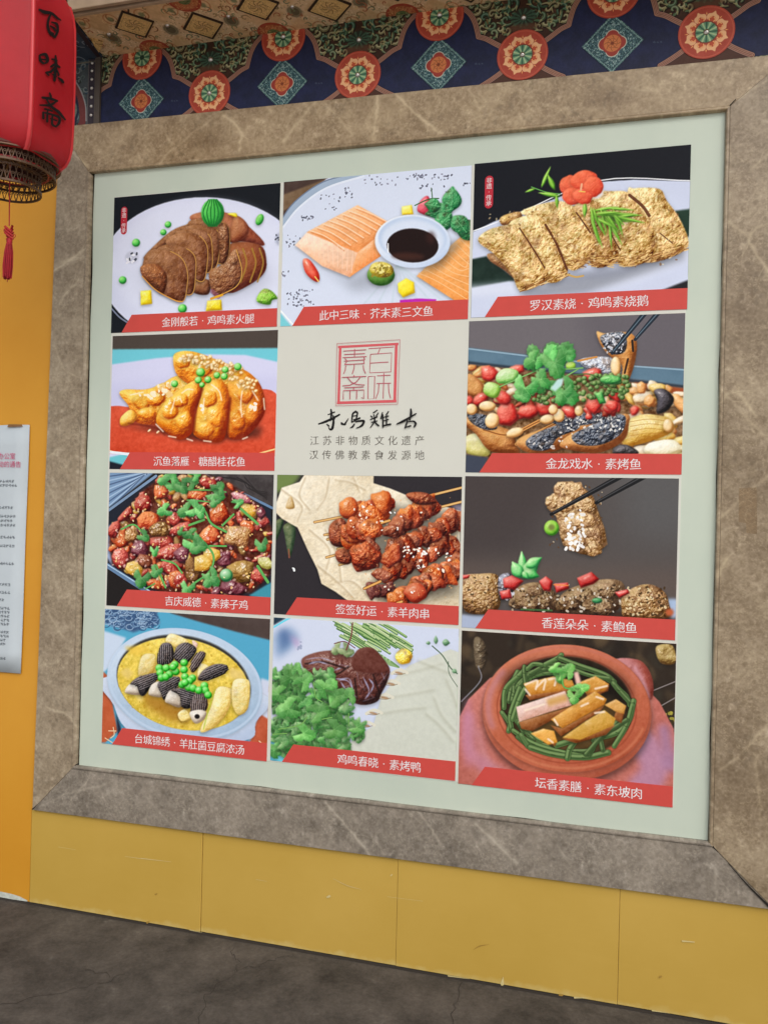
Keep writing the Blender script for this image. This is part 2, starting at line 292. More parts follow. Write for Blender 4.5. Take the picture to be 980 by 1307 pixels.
def dish_goose():
    s = Pic(CW, CH, [(56, 126), (929, 42), (906, 705), (34, 750)], (12, 14, 22))
    pl = [(30, 410), (130, 360), (260, 310), (560, 195), (700, 185), (940, 190), (940, 600), (820, 640), (600, 700), (20, 760)]
    s.fill(pl, (205, 212, 234), tex=3, f=0); s.line([(30, 405), (200, 340), (560, 190), (940, 188)], 5, (235, 238, 248))
    s.fill([(30, 515), (100, 500), (230, 600), (190, 600), (30, 630)], (22, 42, 34), 2, tex=8); s.fill([(860, 310), (930, 300), (930, 410), (900, 415)], (24, 48, 34), 2, tex=6)
    s.fill([(780, 640), (930, 580), (930, 640)], (26, 24, 28), 2); s.line([(30, 640), (230, 625), (600, 600), (930, 480)], 50, (225, 230, 245), .6, 8)
    s.shade([(230, 640), (440, 560), (640, 530), (900, 470), (900, 500), (500, 640), (260, 665)], .3, 0, 6, 14)
    G = ((112, 62, 16), (202, 154, 84), (250, 224, 160)); D = ((90, 44, 12), (168, 116, 56), (220, 180, 112))
    s.food([(160, 340), (235, 318), (240, 350), (170, 375)], D, bump=1.5, f=2)
    s.food([(670, 240), (700, 220), (800, 222), (830, 270), (880, 340), (915, 440), (860, 490), (740, 520), (640, 470)], G, bump=2.0, f=2, dome=.4, tint=34, tf=1, cr=.6)
    s.food([(530, 250), (620, 232), (680, 240), (720, 300), (790, 420), (750, 510), (640, 530), (560, 400)], G, bump=2.0, f=2, dome=.4, tint=34, tf=1, cr=.6)
    s.food([(450, 300), (540, 270), (590, 350), (632, 480), (620, 520), (530, 535), (480, 400)], D, bump=2.0, f=2, dome=.4, tint=34, tf=1, cr=.6)
    s.food([(240, 320), (380, 275), (460, 300), (540, 420), (525, 500), (430, 550), (340, 370)], G, bump=2.0, f=2, dome=.4, tint=34, tf=1, cr=.6)
    s.food([(190, 370), (290, 330), (350, 370), (400, 470), (425, 570), (340, 600), (250, 460)], G, bump=2.0, f=2, dome=.4, tint=34, tf=1, cr=.6)
    s.food([(105, 490), (160, 500), (215, 590), (170, 555), (115, 520)], ((110, 60, 30), (150, 100, 60), (190, 140, 90)), bump=2, f=2)
    s.food([(72, 420), (130, 385), (230, 375), (290, 460), (350, 580), (240, 640), (200, 570), (130, 490), (75, 450)], G, bump=2.0, f=2, dome=.4, tint=34, tf=1, cr=.6)
    for q, w in (([(235, 385), (290, 470), (335, 545)], 6), ([(340, 370), (385, 450), (425, 550)], 9), ([(465, 320), (500, 370), (520, 400)], 6), ([(680, 248), (730, 290), (758, 330)], 12), ([(600, 400), (640, 470)], 5), ([(800, 400), (850, 440)], 4)): s.line(q, w, (84, 36, 14), .85)
    for k in range(70):
        x, y = RNG.uniform(420, 640), RNG.uniform(495, 540); s.line([(x, y), (x + RNG.uniform(10, 30), y + RNG.uniform(-10, 6))], 4, [(230, 190, 120), (130, 76, 30), (200, 155, 90)][k % 3], .8, sm=False)
    for k in range(50):
        x = RNG.uniform(640, 900); y = 520 - (x - 640) * .22 + RNG.uniform(-14, 12); s.line([(x, y), (x + 22, y - 8)], 4, [(240, 205, 140), (150, 96, 44), (215, 175, 110)][k % 3], .8, sm=False)
    for k in range(40):
        x = RNG.uniform(230, 420); y = 640 - (x - 230) * .33 + RNG.uniform(-16, 6); s.line([(x, y), (x + 18, y - 8)], 4, [(240, 205, 140), (140, 86, 34)][k % 2], .8, sm=False)
    s.dots((100, 300, 880, 540), 160, 5, [(245, 225, 175), (120, 70, 26)], .55); s.line([(425, 570), (460, 580), (490, 575)], 8, (200, 160, 90))
    L = ((40, 90, 10), (100, 170, 40), (170, 220, 90))
    stem(s, [(285, 218), (350, 240), (400, 245)], 5)
    for x, y, l, w, r in ((325, 220, 95, 16, -1.15), (380, 230, 70, 22, -2.0), (300, 225, 45, 12, 2.8), (400, 255, 90, 18, 3.3), (385, 250, 55, 14, 1.5), (500, 280, 60, 18, 1.6)): s.food(leafp(x, y, l, w, r), L, bump=.4, sh=.2)
    for k in range(34):
        a = RNG.uniform(-.25, 1.5); x, y = 520 + RNG.uniform(0, 110), 295 + RNG.uniform(0, 50); s.food(leafp(x, y, RNG.uniform(70, 140), 12, a), L, bump=.3, sh=.3, gloss=.1)
    F = ((150, 30, 10), (222, 66, 40), (250, 120, 80))
    s.fill(ell(545, 235, 30, 28), (245, 235, 230), 2)
    for x, y, rx, ry, r in ((450, 215, 52, 45, .4), (500, 190, 55, 42, -.2), (535, 215, 40, 40, .3), (450, 255, 42, 34, 0), (490, 255, 40, 30, .3)): s.food(ell(x, y, rx, ry, r, 18, .06), F, bump=1, dome=.5, gloss=.05, sh=.25)
    s.line([(488, 205), (484, 230)], 8, (240, 170, 130)); s.line([(478, 234), (500, 236)], 5, (240, 190, 90))
    return s

def dish_sweet():
    s = Pic(CW, CH, [(60, 78), (953, 50), (942, 812), (48, 806)], (72, 62, 56))
    s.fill([(40, 150), (960, 148), (960, 860), (30, 860)], (110, 200, 215), 2)
    s.fill([(40, 235), (300, 200), (560, 180), (780, 185), (960, 225), (960, 860), (30, 860)], (212, 212, 240), 2); s.fill([(40, 340), (400, 300), (960, 300), (960, 500), (30, 500)], (200, 200, 232), 14, .7)
    sauce = [(30, 490), (80, 460), (200, 465), (500, 420), (820, 370), (960, 420), (960, 720), (700, 735), (130, 725), (30, 690)]
    s.food(sauce, ((150, 24, 8), (200, 54, 26), (226, 92, 60)), bump=.6, f=0, dome=.1, gloss=.04, tint=8, sh=0)
    s.line([(30, 700), (120, 722), (300, 735)], 8, (240, 190, 120)); s.line([(860, 718), (960, 690)], 8, (240, 200, 130)); s.fill([(30, 745), (160, 715), (120, 815), (30, 815)], (105, 195, 205), 2); s.line([(40, 712), (170, 726)], 14, (232, 236, 246)); s.fill([(30, 758), (130, 785), (110, 815), (30, 815)], (20, 26, 36), 2)
    O = ((150, 40, 0), (232, 130, 18), (255, 214, 96)); O2 = ((126, 26, 0), (212, 100, 12), (250, 184, 70))
    s.shade([(120, 560), (350, 600), (500, 640), (860, 620), (880, 560), (300, 560)], .5, 0, 12, 14)
    s.food([(100, 395), (130, 370), (240, 370), (330, 340), (400, 300), (520, 280), (560, 420), (420, 520), (290, 560), (190, 545), (150, 460)], O, bump=3, f=1, gloss=.3, dome=.8)
    s.food([(105, 560), (110, 520), (160, 480), (195, 510), (180, 550), (130, 570)], ((170, 90, 10), (235, 165, 45), (252, 220, 120)), bump=1.5, gloss=.3)
    s.food([(390, 200), (420, 165), (500, 165), (600, 200), (700, 240), (800, 280), (860, 360), (780, 420), (560, 380), (420, 300)], O, bump=2.4, f=1, gloss=.5, dome=.8)
    s.food([(690, 330), (780, 300), (850, 330), (886, 420), (885, 500), (830, 590), (760, 640), (690, 620), (700, 470)], O2, bump=1.6, gloss=.65)
    s.food([(560, 350), (640, 315), (690, 380), (695, 480), (670, 640), (590, 655), (510, 620), (505, 560), (530, 450)], O, bump=1.6, gloss=.6)
    s.food([(340, 450), (430, 370), (520, 320), (545, 400), (510, 480), (500, 600), (430, 645), (350, 600), (300, 540)], O, bump=1.8, gloss=.65)
    for x, y, rx, ry in ((380, 480, 44, 60), (450, 540, 40, 50), (430, 430, 44, 36), (590, 420, 40, 48), (620, 520, 46, 60), (570, 590, 44, 44), (780, 400, 44, 50), (740, 540, 40, 60), (820, 500, 40, 60), (220, 440, 50, 40), (300, 420, 50, 44), (440, 220, 40, 36), (560, 260, 50, 40), (250, 500, 50, 34), (340, 370, 44, 30)):
        s.food(ell(x, y, rx, ry, RNG.uniform(-.4, .4), 12, .14), O if x < 700 else O2, bump=1.8, gloss=.75, sh=.16, dome=.7, soft=2)
    s.line([(550, 370), (520, 460), (505, 600)], 15, (110, 20, 0), .65, 2); s.line([(700, 420), (690, 560), (690, 620)], 15, (110, 20, 0), .65, 2); s.line([(150, 555), (300, 580), (350, 620)], 9, (80, 10, 0), .5, 2)
    for q in ([(440, 390), (470, 370), (500, 372)], [(600, 345), (640, 380), (655, 430)], [(765, 380), (758, 450), (765, 520)], [(400, 430), (380, 500)], [(820, 380), (850, 430)], [(560, 420), (555, 500)], [(160, 400), (230, 385)], [(430, 420), (440, 440)], [(300, 560), (340, 600)], [(560, 650), (600, 655)], [(770, 640), (795, 630)], [(470, 640), (500, 650)], [(370, 625), (410, 632)], [(880, 420), (886, 480)]): s.line(q, 7, (255, 238, 215), .8, 1)
    s.dots((540, 440, 560, 480), 3, 9, [(255, 240, 220)]); s.dots((800, 440, 850, 470), 5, 12, [(255, 235, 215)]); s.dots((310, 330, 390, 400), 14, 13, [(255, 235, 200), (240, 200, 130)]); s.dots((190, 380, 300, 420), 7, 12, [(255, 235, 200)])
    for k in range(90):
        t = RNG.uniform(0, 1); x, y = 440 + 400 * t, 190 + 150 * t * t + RNG.uniform(-25, 60) * (.4 + t); s.food(ell(x, y, 11, 9, RNG.uniform(0, 3), 10), ((190, 120, 50), (240, 200, 130), (255, 235, 190)), bump=.1, sh=.3, gloss=.3, sm=False)
    for x, y in ((265, 595), (312, 603)): s.food(ell(x, y, 11, 6, -.7, 10), ((200, 120, 60), (250, 210, 150), (255, 240, 210)), bump=0, sh=.2)
    for x, y, r in ((540, 278, 24), (528, 320, 19), (580, 318, 19), (548, 346, 15), (628, 294, 18), (672, 264, 18), (668, 300, 19), (740, 248, 20), (400, 340, 19)): s.pea(x, y, r, ((30, 120, 20), (90, 200, 70), (180, 240, 150)))
    return s

def dish_fish():
    s = Pic(CW, CH, [(32, 72), (967, 28), (935, 724), (12, 722)], (106, 100, 104))
    s.fill([(500, 20), (990, 20), (990, 340), (560, 250)], (96, 90, 96), 24, .8)
    s.fill([(20, 185), (500, 240), (760, 262), (960, 270), (960, 345), (750, 318), (450, 290), (20, 250)], (88, 118, 138), 2, tex=5); s.line([(20, 190), (500, 243), (960, 275)], 7, (150, 180, 198), .8); s.line([(20, 250), (500, 300), (960, 348)], 12, (30, 42, 54), .9, 2)
    s.fill([(20, 260), (500, 300), (960, 360), (960, 740), (0, 740)], (120, 84, 50), 2, tex=40, f=2); s.fill([(740, 330), (960, 355), (960, 392), (740, 345)], (160, 70, 30), 2); s.line([(880, 385), (960, 380)], 9, (220, 225, 230))
    C = ((150, 110, 70), (226, 196, 150), (250, 238, 215)); Y = ((170, 110, 20), (228, 185, 90), (250, 230, 160))
    for k in range(70):
        x, y = RNG.uniform(690, 960), RNG.uniform(350, 660); s.food(ell(x, y, RNG.uniform(20, 55), RNG.uniform(12, 28), RNG.uniform(-.6, 1), 12, .15), [C, Y, ((150, 80, 30), (220, 150, 80), (245, 200, 140))][k % 3], bump=1, sh=.35)
    for k in range(26):
        x, y = RNG.uniform(20, 220), RNG.uniform(270, 380); s.food(ell(x, y, RNG.uniform(15, 45), RNG.uniform(10, 20), RNG.uniform(-.6, 1), 12, .15), [Y, C, ((140, 60, 30), (200, 120, 60), (240, 180, 110))][k % 3], bump=1, sh=.35)
    s.food([(690, 520), (760, 470), (880, 480), (900, 540), (780, 590), (690, 600)], Y, bump=1.5); s.food([(800, 590), (900, 575), (940, 620), (860, 650), (780, 630)], ((190, 170, 120), (235, 225, 190), (252, 250, 235)))
    for y in (500, 520, 540, 560): s.line([(720, y), (800, y - 12), (880, y - 4)], 3, (180, 120, 40), .6)
    s.food([(825, 365), (870, 358), (910, 400), (880, 450), (835, 462), (838, 410)], ((8, 6, 8), (30, 24, 26), (110, 105, 115)), gloss=.5); s.food([(650, 610), (700, 598), (750, 625), (740, 640), (650, 640)], ((10, 8, 8), (40, 36, 36), (110, 105, 110)), bump=2)
    s.food([(15, 570), (80, 555), (115, 590), (110, 650), (20, 640)], ((150, 140, 60), (215, 205, 120), (240, 235, 190))); s.fill([(12, 645), (110, 658), (80, 722), (12, 722)], (58, 64, 80), 2)
    F = ((110, 50, 10), (190, 120, 60), (235, 180, 110)); K = ((16, 18, 26), (52, 56, 68), (135, 140, 150))
    s.food([(20, 470), (80, 500), (200, 540), (230, 600), (240, 640), (120, 630), (60, 560), (15, 520)], F, bump=1.5)
    s.food([(25, 300), (80, 330), (100, 380), (60, 400), (20, 380)], F)
    for q, w in (([(90, 540), (200, 560), (330, 500)], 16), ([(230, 600), (300, 560), (420, 500)], 14)): s.line(q, w, (215, 150, 80)); s.line(q, 5, (120, 55, 15), .7)
    s.food([(230, 600), (270, 560), (400, 520), (470, 500), (560, 480), (600, 520), (480, 570), (420, 620), (300, 640)], F, bump=1.4)
    s.food([(420, 610), (440, 570), (520, 530), (700, 465), (712, 520), (690, 580), (600, 630), (520, 632)], F, bump=1.4)
    for q in ([(270, 590), (330, 545), (470, 500), (500, 530), (410, 570), (370, 620), (300, 625)], [(470, 560), (560, 510), (600, 470), (690, 470), (700, 510), (670, 560), (590, 600), (500, 600)], [(25, 470), (110, 480), (150, 530), (100, 540), (40, 510)], [(380, 480), (560, 460), (640, 470), (560, 510), (420, 520)]):
        s.food(q, K, bump=3, f=2, dome=.3, gloss=.15, sh=0, tint=20)
    s.dots((430, 470, 700, 540), 60, 6, [(235, 232, 225)], .8); s.dots((280, 540, 480, 620), 16, 6, [(225, 220, 215)], .8)
    s.food([(505, 240), (560, 222), (650, 225), (700, 260), (690, 320), (560, 290)], ((70, 70, 80), (135, 135, 145), (225, 225, 230)), bump=3, f=2); s.line([(500, 240), (580, 222)], 9, (205, 140, 70))
    s.food([(582, 112), (620, 120), (690, 112), (740, 125), (755, 170), (740, 260), (705, 345), (680, 340), (690, 260), (640, 220), (600, 170)], ((120, 60, 15), (205, 135, 65), (240, 190, 120)), bump=1.4)
    s.food([(600, 130), (690, 112), (712, 150), (700, 200), (650, 210), (615, 180)], K, bump=3, f=2, dome=.4, sh=0, tint=16); s.dots((610, 120, 700, 200), 60, 5, [(190, 195, 205), (230, 230, 235)], .8)
    s.line([(735, 150), (738, 195)], 9, (35, 25, 20)); s.line([(715, 230), (700, 290)], 9, (60, 35, 20))
    R_ = ((110, 5, 5), (200, 38, 30), (250, 140, 120)); N = ((170, 110, 50), (232, 190, 125), (252, 232, 190))
    for k in range(46):
        x, y = RNG.uniform(150, 680), RNG.uniform(380, 480); s.food(ell(x, y, RNG.uniform(14, 34), RNG.uniform(10, 22), RNG.uniform(0, 3), 10, .2), [R_, N, R_, ((90, 10, 5), (150, 35, 20), (220, 110, 80))][k % 4], bump=.6, gloss=.5)
    for x, y, rx, ry in ((235, 278, 38, 18), (118, 295, 38, 34), (80, 405, 42, 28), (190, 470, 55, 46), (175, 400, 44, 28), (285, 460, 45, 30), (350, 440, 40, 34), (560, 295, 40, 30), (565, 430, 34, 40), (645, 430, 30, 26), (740, 452, 20, 22), (460, 460, 34, 24), (30, 415, 16, 20)): s.food(ell(x, y, rx, ry, RNG.uniform(-.5, .5), 8, .2), R_, bump=.8, gloss=.8, sm=False, soft=2)
    for x, y, rx, ry, a in ((108, 438, 36, 22, 0), (128, 500, 30, 34, .5), (225, 550, 38, 20, -.3), (365, 492, 32, 20, -.2), (415, 478, 24, 26, 0), (390, 450, 20, 22, 0), (40, 452, 24, 24, 0), (662, 262, 22, 42, 0), (882, 515, 22, 28, 0), (500, 455, 18, 22, 0)): s.food(ell(x, y, rx, ry, a, 16), N, bump=.2, gloss=.4)
    for k in range(150):
        t = RNG.uniform(0, 1); x = 300 + 420 * t; y = 360 + 20 * math.sin(t * 6) + RNG.uniform(-45, 50); s.food(ell(x, y, 11, 10, 0, 9), ((20, 50, 10), (70, 110, 45), (150, 180, 110)), bump=0, sh=.3, sm=False, gloss=.2)
    stem(s, [(480, 300), (560, 300), (640, 360), (700, 380)], 5, (90, 130, 60)); s.food([(90, 370), (110, 335), (165, 350), (150, 400), (110, 395)], ((90, 130, 30), (150, 200, 80), (210, 235, 160)))
    s.food([(145, 310), (180, 275), (240, 285), (230, 330), (160, 340)], ((70, 140, 50), (150, 205, 110), (220, 240, 190))); s.food([(570, 380), (600, 370), (618, 420), (590, 425)], GR, sm=False); s.food(ell(468, 260, 22, 18), ((90, 140, 20), (150, 200, 60), (210, 240, 130))); s.food(ell(640, 320, 46, 20), GR, bump=2)
    for q in ([(160, 355), (260, 310), (340, 275)], [(500, 275), (440, 310), (300, 385), (250, 410)], [(380, 280), (520, 270)]): stem(s, q, 8, (140, 200, 110))
    for x, y, r, a in ((320, 230, 70, -2.0), (310, 240, 55, 2.6), (420, 210, 75, -.4), (440, 215, 55, .1), (370, 240, 80, -1.2), (400, 250, 75, 1.3), (350, 330, 62, 2.4), (340, 320, 50, .8), (270, 360, 70, 1.9), (445, 370, 78, .9), (430, 380, 62, 1.8), (255, 390, 45, .6)): cori(s, x, y, r, a, ((14, 92, 30), (52, 150, 60), (150, 218, 130)))
    s.fill([(380, 360), (410, 320), (438, 315), (430, 345), (400, 372)], (190, 225, 220), 2)
    for a, b in (((648, 205), (800, 20)), ((748, 145), (860, 15))): s.line([a, b], [14, 22, 24], (28, 38, 50), 1, sm=False); s.line([(a[0] + 4, a[1] - 8), (b[0] + 4, b[1] - 4)], 4, (120, 145, 160), .7, sm=False)
    return s

def dish_spicy():
    s = Pic(CW, CH, [(48, 38), (937, 45), (918, 805), (25, 762)], (28, 24, 24))
    s.fill([(40, 30), (300, 30), (40, 230)], (120, 150, 185), 2)
    for i in range(9): s.line([(30, 60 + i * 24), (300 - i * 8, 20 + i * 4)], 7, [(60, 80, 115), (175, 200, 225)][i % 2], .7)
    s.fill([(560, 30), (960, 30), (960, 220), (900, 210)], (66, 60, 60), 2, tex=14)
    for i in range(5): s.line([(620 + i * 40, 60), (760 + i * 20, 70 + i * 14), (800 + i * 20, 120 + i * 10), (900, 140 + i * 10)], 5, (38, 34, 34), .8)
    tray = [(30, 240), (300, 50), (560, 40), (920, 215), (940, 640), (820, 700), (260, 690), (30, 545)]
    s.fill(tray, (28, 32, 44)); s.line([(30, 250), (300, 55)], 14, (120, 145, 175)); s.line([(545, 35), (930, 225)], 12, (100, 130, 165)); s.line([(25, 540), (260, 690)], 26, (95, 125, 160)); s.line([(25, 534), (262, 680)], 6, (170, 200, 225))
    s.fill([(35, 330), (90, 300), (120, 500), (60, 545), (30, 500)], (150, 165, 200), 3); s.fill([(800, 700), (930, 620), (930, 720)], (60, 145, 165), 2)
    pile = [(60, 330), (130, 250), (220, 140), (330, 60), (560, 40), (700, 90), (860, 210), (925, 330), (920, 580), (820, 680), (640, 700), (330, 690), (180, 600), (60, 540), (40, 420)]
    s.fill(pile, (90, 34, 20), 4, tex=26, f=2)
    R_ = ((70, 4, 6), (150, 32, 28), (225, 120, 100)); R2 = ((90, 12, 4), (190, 62, 26), (240, 150, 90)); M = ((46, 10, 20), (98, 30, 44), (170, 110, 120)); B = ((70, 36, 10), (135, 92, 45), (195, 155, 95)); T = ((110, 56, 20), (185, 130, 75), (230, 190, 140)); Yl = ((170, 110, 20), (225, 170, 60), (245, 215, 130))
    for k in range(330):
        x, y = RNG.uniform(30, 930), RNG.uniform(40, 700)
        if not pin(x, y, pile): continue
        c = [R_, R2, M, T, R_, B, Yl, R2][RNG.integers(8)]; rx = RNG.uniform(14, 38); s.food(ell(x, y, rx, rx * RNG.uniform(.35, .8), RNG.uniform(0, 3), 7, .26), c, bump=1.6, gloss=.6, sm=False, dome=.8)
    for x, y, rx, ry, a, c in ((225, 205, 48, 52, 0, R_), (330, 140, 44, 42, 0, R2), (262, 300, 58, 60, .2, R2), (130, 270, 55, 26, -.8, R_), (110, 405, 42, 45, 0, R2), (105, 505, 52, 52, .2, R_), (210, 450, 52, 44, .3, M), (330, 420, 75, 42, -.1, R_), (380, 470, 80, 40, -.3, R_), (400, 290, 42, 34, 0, R_), (440, 340, 74, 36, -.4, R_), (640, 260, 56, 66, .3, R2), (590, 380, 55, 60, 0, R2), (790, 330, 50, 34, .6, R2), (440, 480, 40, 50, .2, M), (380, 560, 70, 34, .6, R_), (410, 620, 52, 56, 0, R2), (495, 565, 45, 68, 0, ((50, 22, 8), (105, 66, 34), (170, 125, 75))), (670, 500, 40, 46, 0, M), (320, 340, 50, 46, 0, B), (740, 380, 76, 60, .2, T), (765, 560, 72, 68, .2, ((80, 50, 10), (150, 108, 52), (205, 165, 95))), (600, 480, 56, 46, .2, Yl), (550, 530, 50, 46, 0, Yl), (175, 560, 50, 46, 0, Yl), (240, 520, 50, 36, .3, ((50, 14, 8), (110, 50, 30), (180, 110, 80))), (800, 240, 44, 34, .5, Yl), (880, 300, 34, 30, 0, R_), (870, 250, 26, 34, 0, M), (580, 90, 50, 34, .2, R_), (520, 160, 60, 30, .2, R2), (710, 660, 80, 44, 0, M), (850, 590, 44, 44, .4, R_), (70, 345, 34, 52, .4, R_), (160, 380, 34, 34, 0, T), (430, 620, 34, 40, 0, R_), (455, 70, 34, 24, 0, T), (890, 520, 50, 36, .6, ((140, 130, 40), (200, 195, 110), (235, 230, 170))), (290, 640, 50, 30, .3, R2), (760, 170, 60, 26, .4, ((120, 40, 60), (190, 100, 110), (230, 180, 180)))):
        s.food(ell(x, y, rx, ry, a, 8, .22), c, bump=2.4, f=2 if c in (B, T) else 1, gloss=.75, sh=.6, tint=16, sm=c in (B, T), dome=.8)
    s.dots((60, 60, 900, 690), 150, 7, [(255, 225, 215), (250, 200, 190)], .55, pile)
    s.pea(680, 590, 36, ((20, 90, 50), (80, 160, 90), (180, 225, 180)))
    s.dots((60, 60, 900, 690), 190, 6, [(250, 225, 170), (240, 200, 120)], .85, pile)
    for q, w in (([(110, 345), (180, 320), (240, 380)], 12), ([(570, 250), (600, 310), (680, 355)], 15), ([(540, 390), (610, 480), (590, 570), (500, 640)], 14), ([(480, 130), (600, 130), (680, 140)], 8), ([(330, 510), (400, 530), (440, 580)], 12), ([(760, 230), (850, 310)], 18), ([(590, 432), (680, 432)], 12), ([(660, 320), (720, 260)], 14), ([(850, 540), (905, 625)], 20), ([(470, 185), (560, 190), (620, 200)], 9), ([(300, 540), (350, 660)], 14), ([(240, 670), (290, 640)], 9), ([(480, 320), (560, 290)], 16)): stem(s, q, w, (105, 190, 95))
    for x, y, r, a in ((350, 80, 48, 3), (400, 100, 62, .5), (380, 70, 52, -1.2), (440, 110, 50, 1), (490, 90, 52, -.5), (620, 150, 62, .4), (640, 120, 44, -1), (350, 240, 52, 2.8), (470, 240, 66, 2.7), (510, 230, 60, .3), (540, 250, 40, 1.4), (490, 370, 52, 3), (500, 420, 66, 1.1), (530, 430, 54, .2), (220, 610, 62, 1.8), (230, 380, 42, .7), (600, 600, 66, .9), (590, 620, 50, 2.2), (470, 660, 50, 1.8), (300, 570, 44, 2.0), (290, 460, 36, 1.5), (740, 200, 42, -.4), (870, 420, 48, 1.4), (620, 190, 40, 2), (440, 355, 30, 2.6), (510, 50, 40, -.5)): cori(s, x, y, r, a, ((14, 78, 34), (52, 142, 62), (140, 205, 125)), False)
    return s

def dish_skewer():
    s = Pic(CW, CH, [(38, 25), (957, 32), (943, 768), (20, 726)], (42, 38, 42))
    s.fill([(30, 20), (160, 20), (110, 90), (30, 120)], (110, 130, 70), 6); s.fill([(900, 170), (960, 170), (960, 230)], (140, 130, 150), 6)
    for q in ([(30, 260), (70, 250), (50, 320), (30, 350)], [(70, 280), (120, 260), (130, 330), (100, 440), (75, 330)]): s.food(q, ((30, 50, 30), (66, 86, 56), (110, 120, 80)), sh=0)
    s.line([(95, 400), (98, 440)], 8, (150, 80, 60), .8)
    pp = [(35, 160), (60, 90), (150, 60), (180, 15), (520, 20), (520, 65), (600, 90), (700, 130), (950, 200), (950, 700), (880, 690), (400, 660), (330, 610), (260, 570), (240, 500), (190, 400), (140, 290), (60, 245), (30, 215)]
    s.food(pp, ((165, 140, 105), (222, 204, 170), (246, 236, 214)), bump=3, f=0, dome=.3, gloss=.03, sm=False, tint=9, sh=.5)
    for q in ([(180, 40), (150, 130), (200, 200)], [(60, 100), (160, 180), (140, 260)], [(300, 40), (280, 140), (240, 200)], [(200, 300), (300, 400), (280, 520)], [(240, 480), (340, 560), (420, 640)], [(330, 560), (420, 560), (520, 660)], [(420, 40), (450, 110)], [(330, 50), (400, 60), (480, 100)], [(280, 300), (340, 430), (360, 560)]): s.line(q, 9, (185, 160, 120), .6, 2); s.line([(a + 8, b - 4) for a, b in q], 6, (252, 245, 228), .6, 2)
    s.food([(80, 190), (105, 130), (125, 190)], ((160, 120, 60), (205, 170, 110), (230, 205, 160)), sh=0)
    s.shade([(310, 260), (560, 500), (500, 600), (620, 680), (940, 600), (940, 200), (500, 150)], .5, -6, 12, 22)
    BB = (222, 176, 110)
    for a, b in (((780, 130), (955, 85)), ((800, 195), (955, 155)), ((225, 262), (370, 232)), ((275, 325), (330, 315)), ((290, 348), (360, 325)), ((285, 438), (400, 405)), ((350, 475), (425, 452)), ((340, 395), (400, 380))): s.line([a, b], 13, (120, 76, 30)); s.line([a, b], 9, BB, sm=False)
    Rr = ((74, 10, 4), (158, 50, 22), (222, 122, 70)); R2 = ((50, 8, 4), (118, 42, 24), (190, 108, 70)); O = ((112, 26, 4), (196, 78, 28), (242, 150, 80))
    def rod(p0, p1, w, n, cs):
        n = int(n * 1.7)
        for k in range(n):
            t = (k + .5) / n; x, y = p0[0] + (p1[0] - p0[0]) * t, p0[1] + (p1[1] - p0[1]) * t
            s.food(ell(x + RNG.uniform(-14, 14), y + RNG.uniform(-14, 14), w * RNG.uniform(.7, 1.05), w * RNG.uniform(.5, .8), RNG.uniform(0, 3), 11, .2), cs[k % len(cs)], bump=2.2, f=1 + k % 2, gloss=.55, sh=.3, tint=20, dome=.75)
    s.food([(300, 280), (360, 240), (400, 300), (380, 380), (310, 370)], R2, bump=2, f=2); s.food([(330, 410), (380, 390), (420, 420), (400, 470), (345, 460)], R2, bump=2, f=2)
    rod((930, 350), (560, 530), 60, 9, (R2, Rr)); rod((620, 610), (500, 600), 46, 3, (((40, 8, 10), (90, 34, 30), (150, 90, 80)),))
    rod((950, 240), (590, 420), 62, 10, (R2, Rr, R2)); rod((950, 460), (640, 640), 66, 10, (R2, O, Rr)); rod((660, 645), (610, 640), 48, 2, (O,)); s.food(ell(730, 610, 55, 50, 0, 14, .1), ((110, 18, 4), (190, 66, 36), (225, 130, 90)), bump=1, gloss=.4)
    rod((800, 170), (640, 270), 62, 9, (O, Rr, R2)); rod((640, 290), (600, 300), 50, 2, (R2,)); s.food([(680, 125), (720, 108), (790, 115), (830, 160), (740, 170)], R2, bump=2, f=2)
    rod((580, 150), (560, 200), 56, 3, (O, Rr)); s.food([(505, 130), (530, 115), (590, 105), (610, 150), (590, 225), (530, 225)], O, bump=1.6, gloss=.5); rod((400, 200), (520, 215), 58, 5, (Rr, O)); s.food(ell(395, 190, 48, 55, 0, 14, .1), O, bump=1.6, gloss=.5)
    rod((390, 330), (520, 280), 66, 6, (O, Rr, O)); rod((450, 450), (520, 400), 70, 5, (Rr, R2)); s.food(ell(480, 430, 76, 70, .3, 14, .12), Rr, bump=2.6, f=2, gloss=.35)
    for a, b in (((475, 592), (555, 555)), ((640, 662), (662, 655)), ((560, 262), (600, 250))): s.line([a, b], 15, (110, 60, 20)); s.line([a, b], 10, (225, 165, 90), sm=False)
    for bx, n in (((400, 170, 520, 290), 18), ((660, 375, 850, 430), 34), ((735, 445, 770, 490), 12), ((880, 410, 910, 445), 8), ((840, 485, 880, 500), 6), ((600, 200, 760, 330), 8), ((540, 560, 600, 600), 4), ((700, 590, 740, 610), 3), ((520, 240, 570, 300), 6)): s.dots(bx, int(n * .8), 6, [(245, 232, 215), (255, 250, 240)], .95)
    s.dots((350, 130, 930, 640), 90, 4, [(235, 170, 110)], .6); s.dots((110, 485, 125, 500), 2, 8, [(230, 235, 235)])
    return s

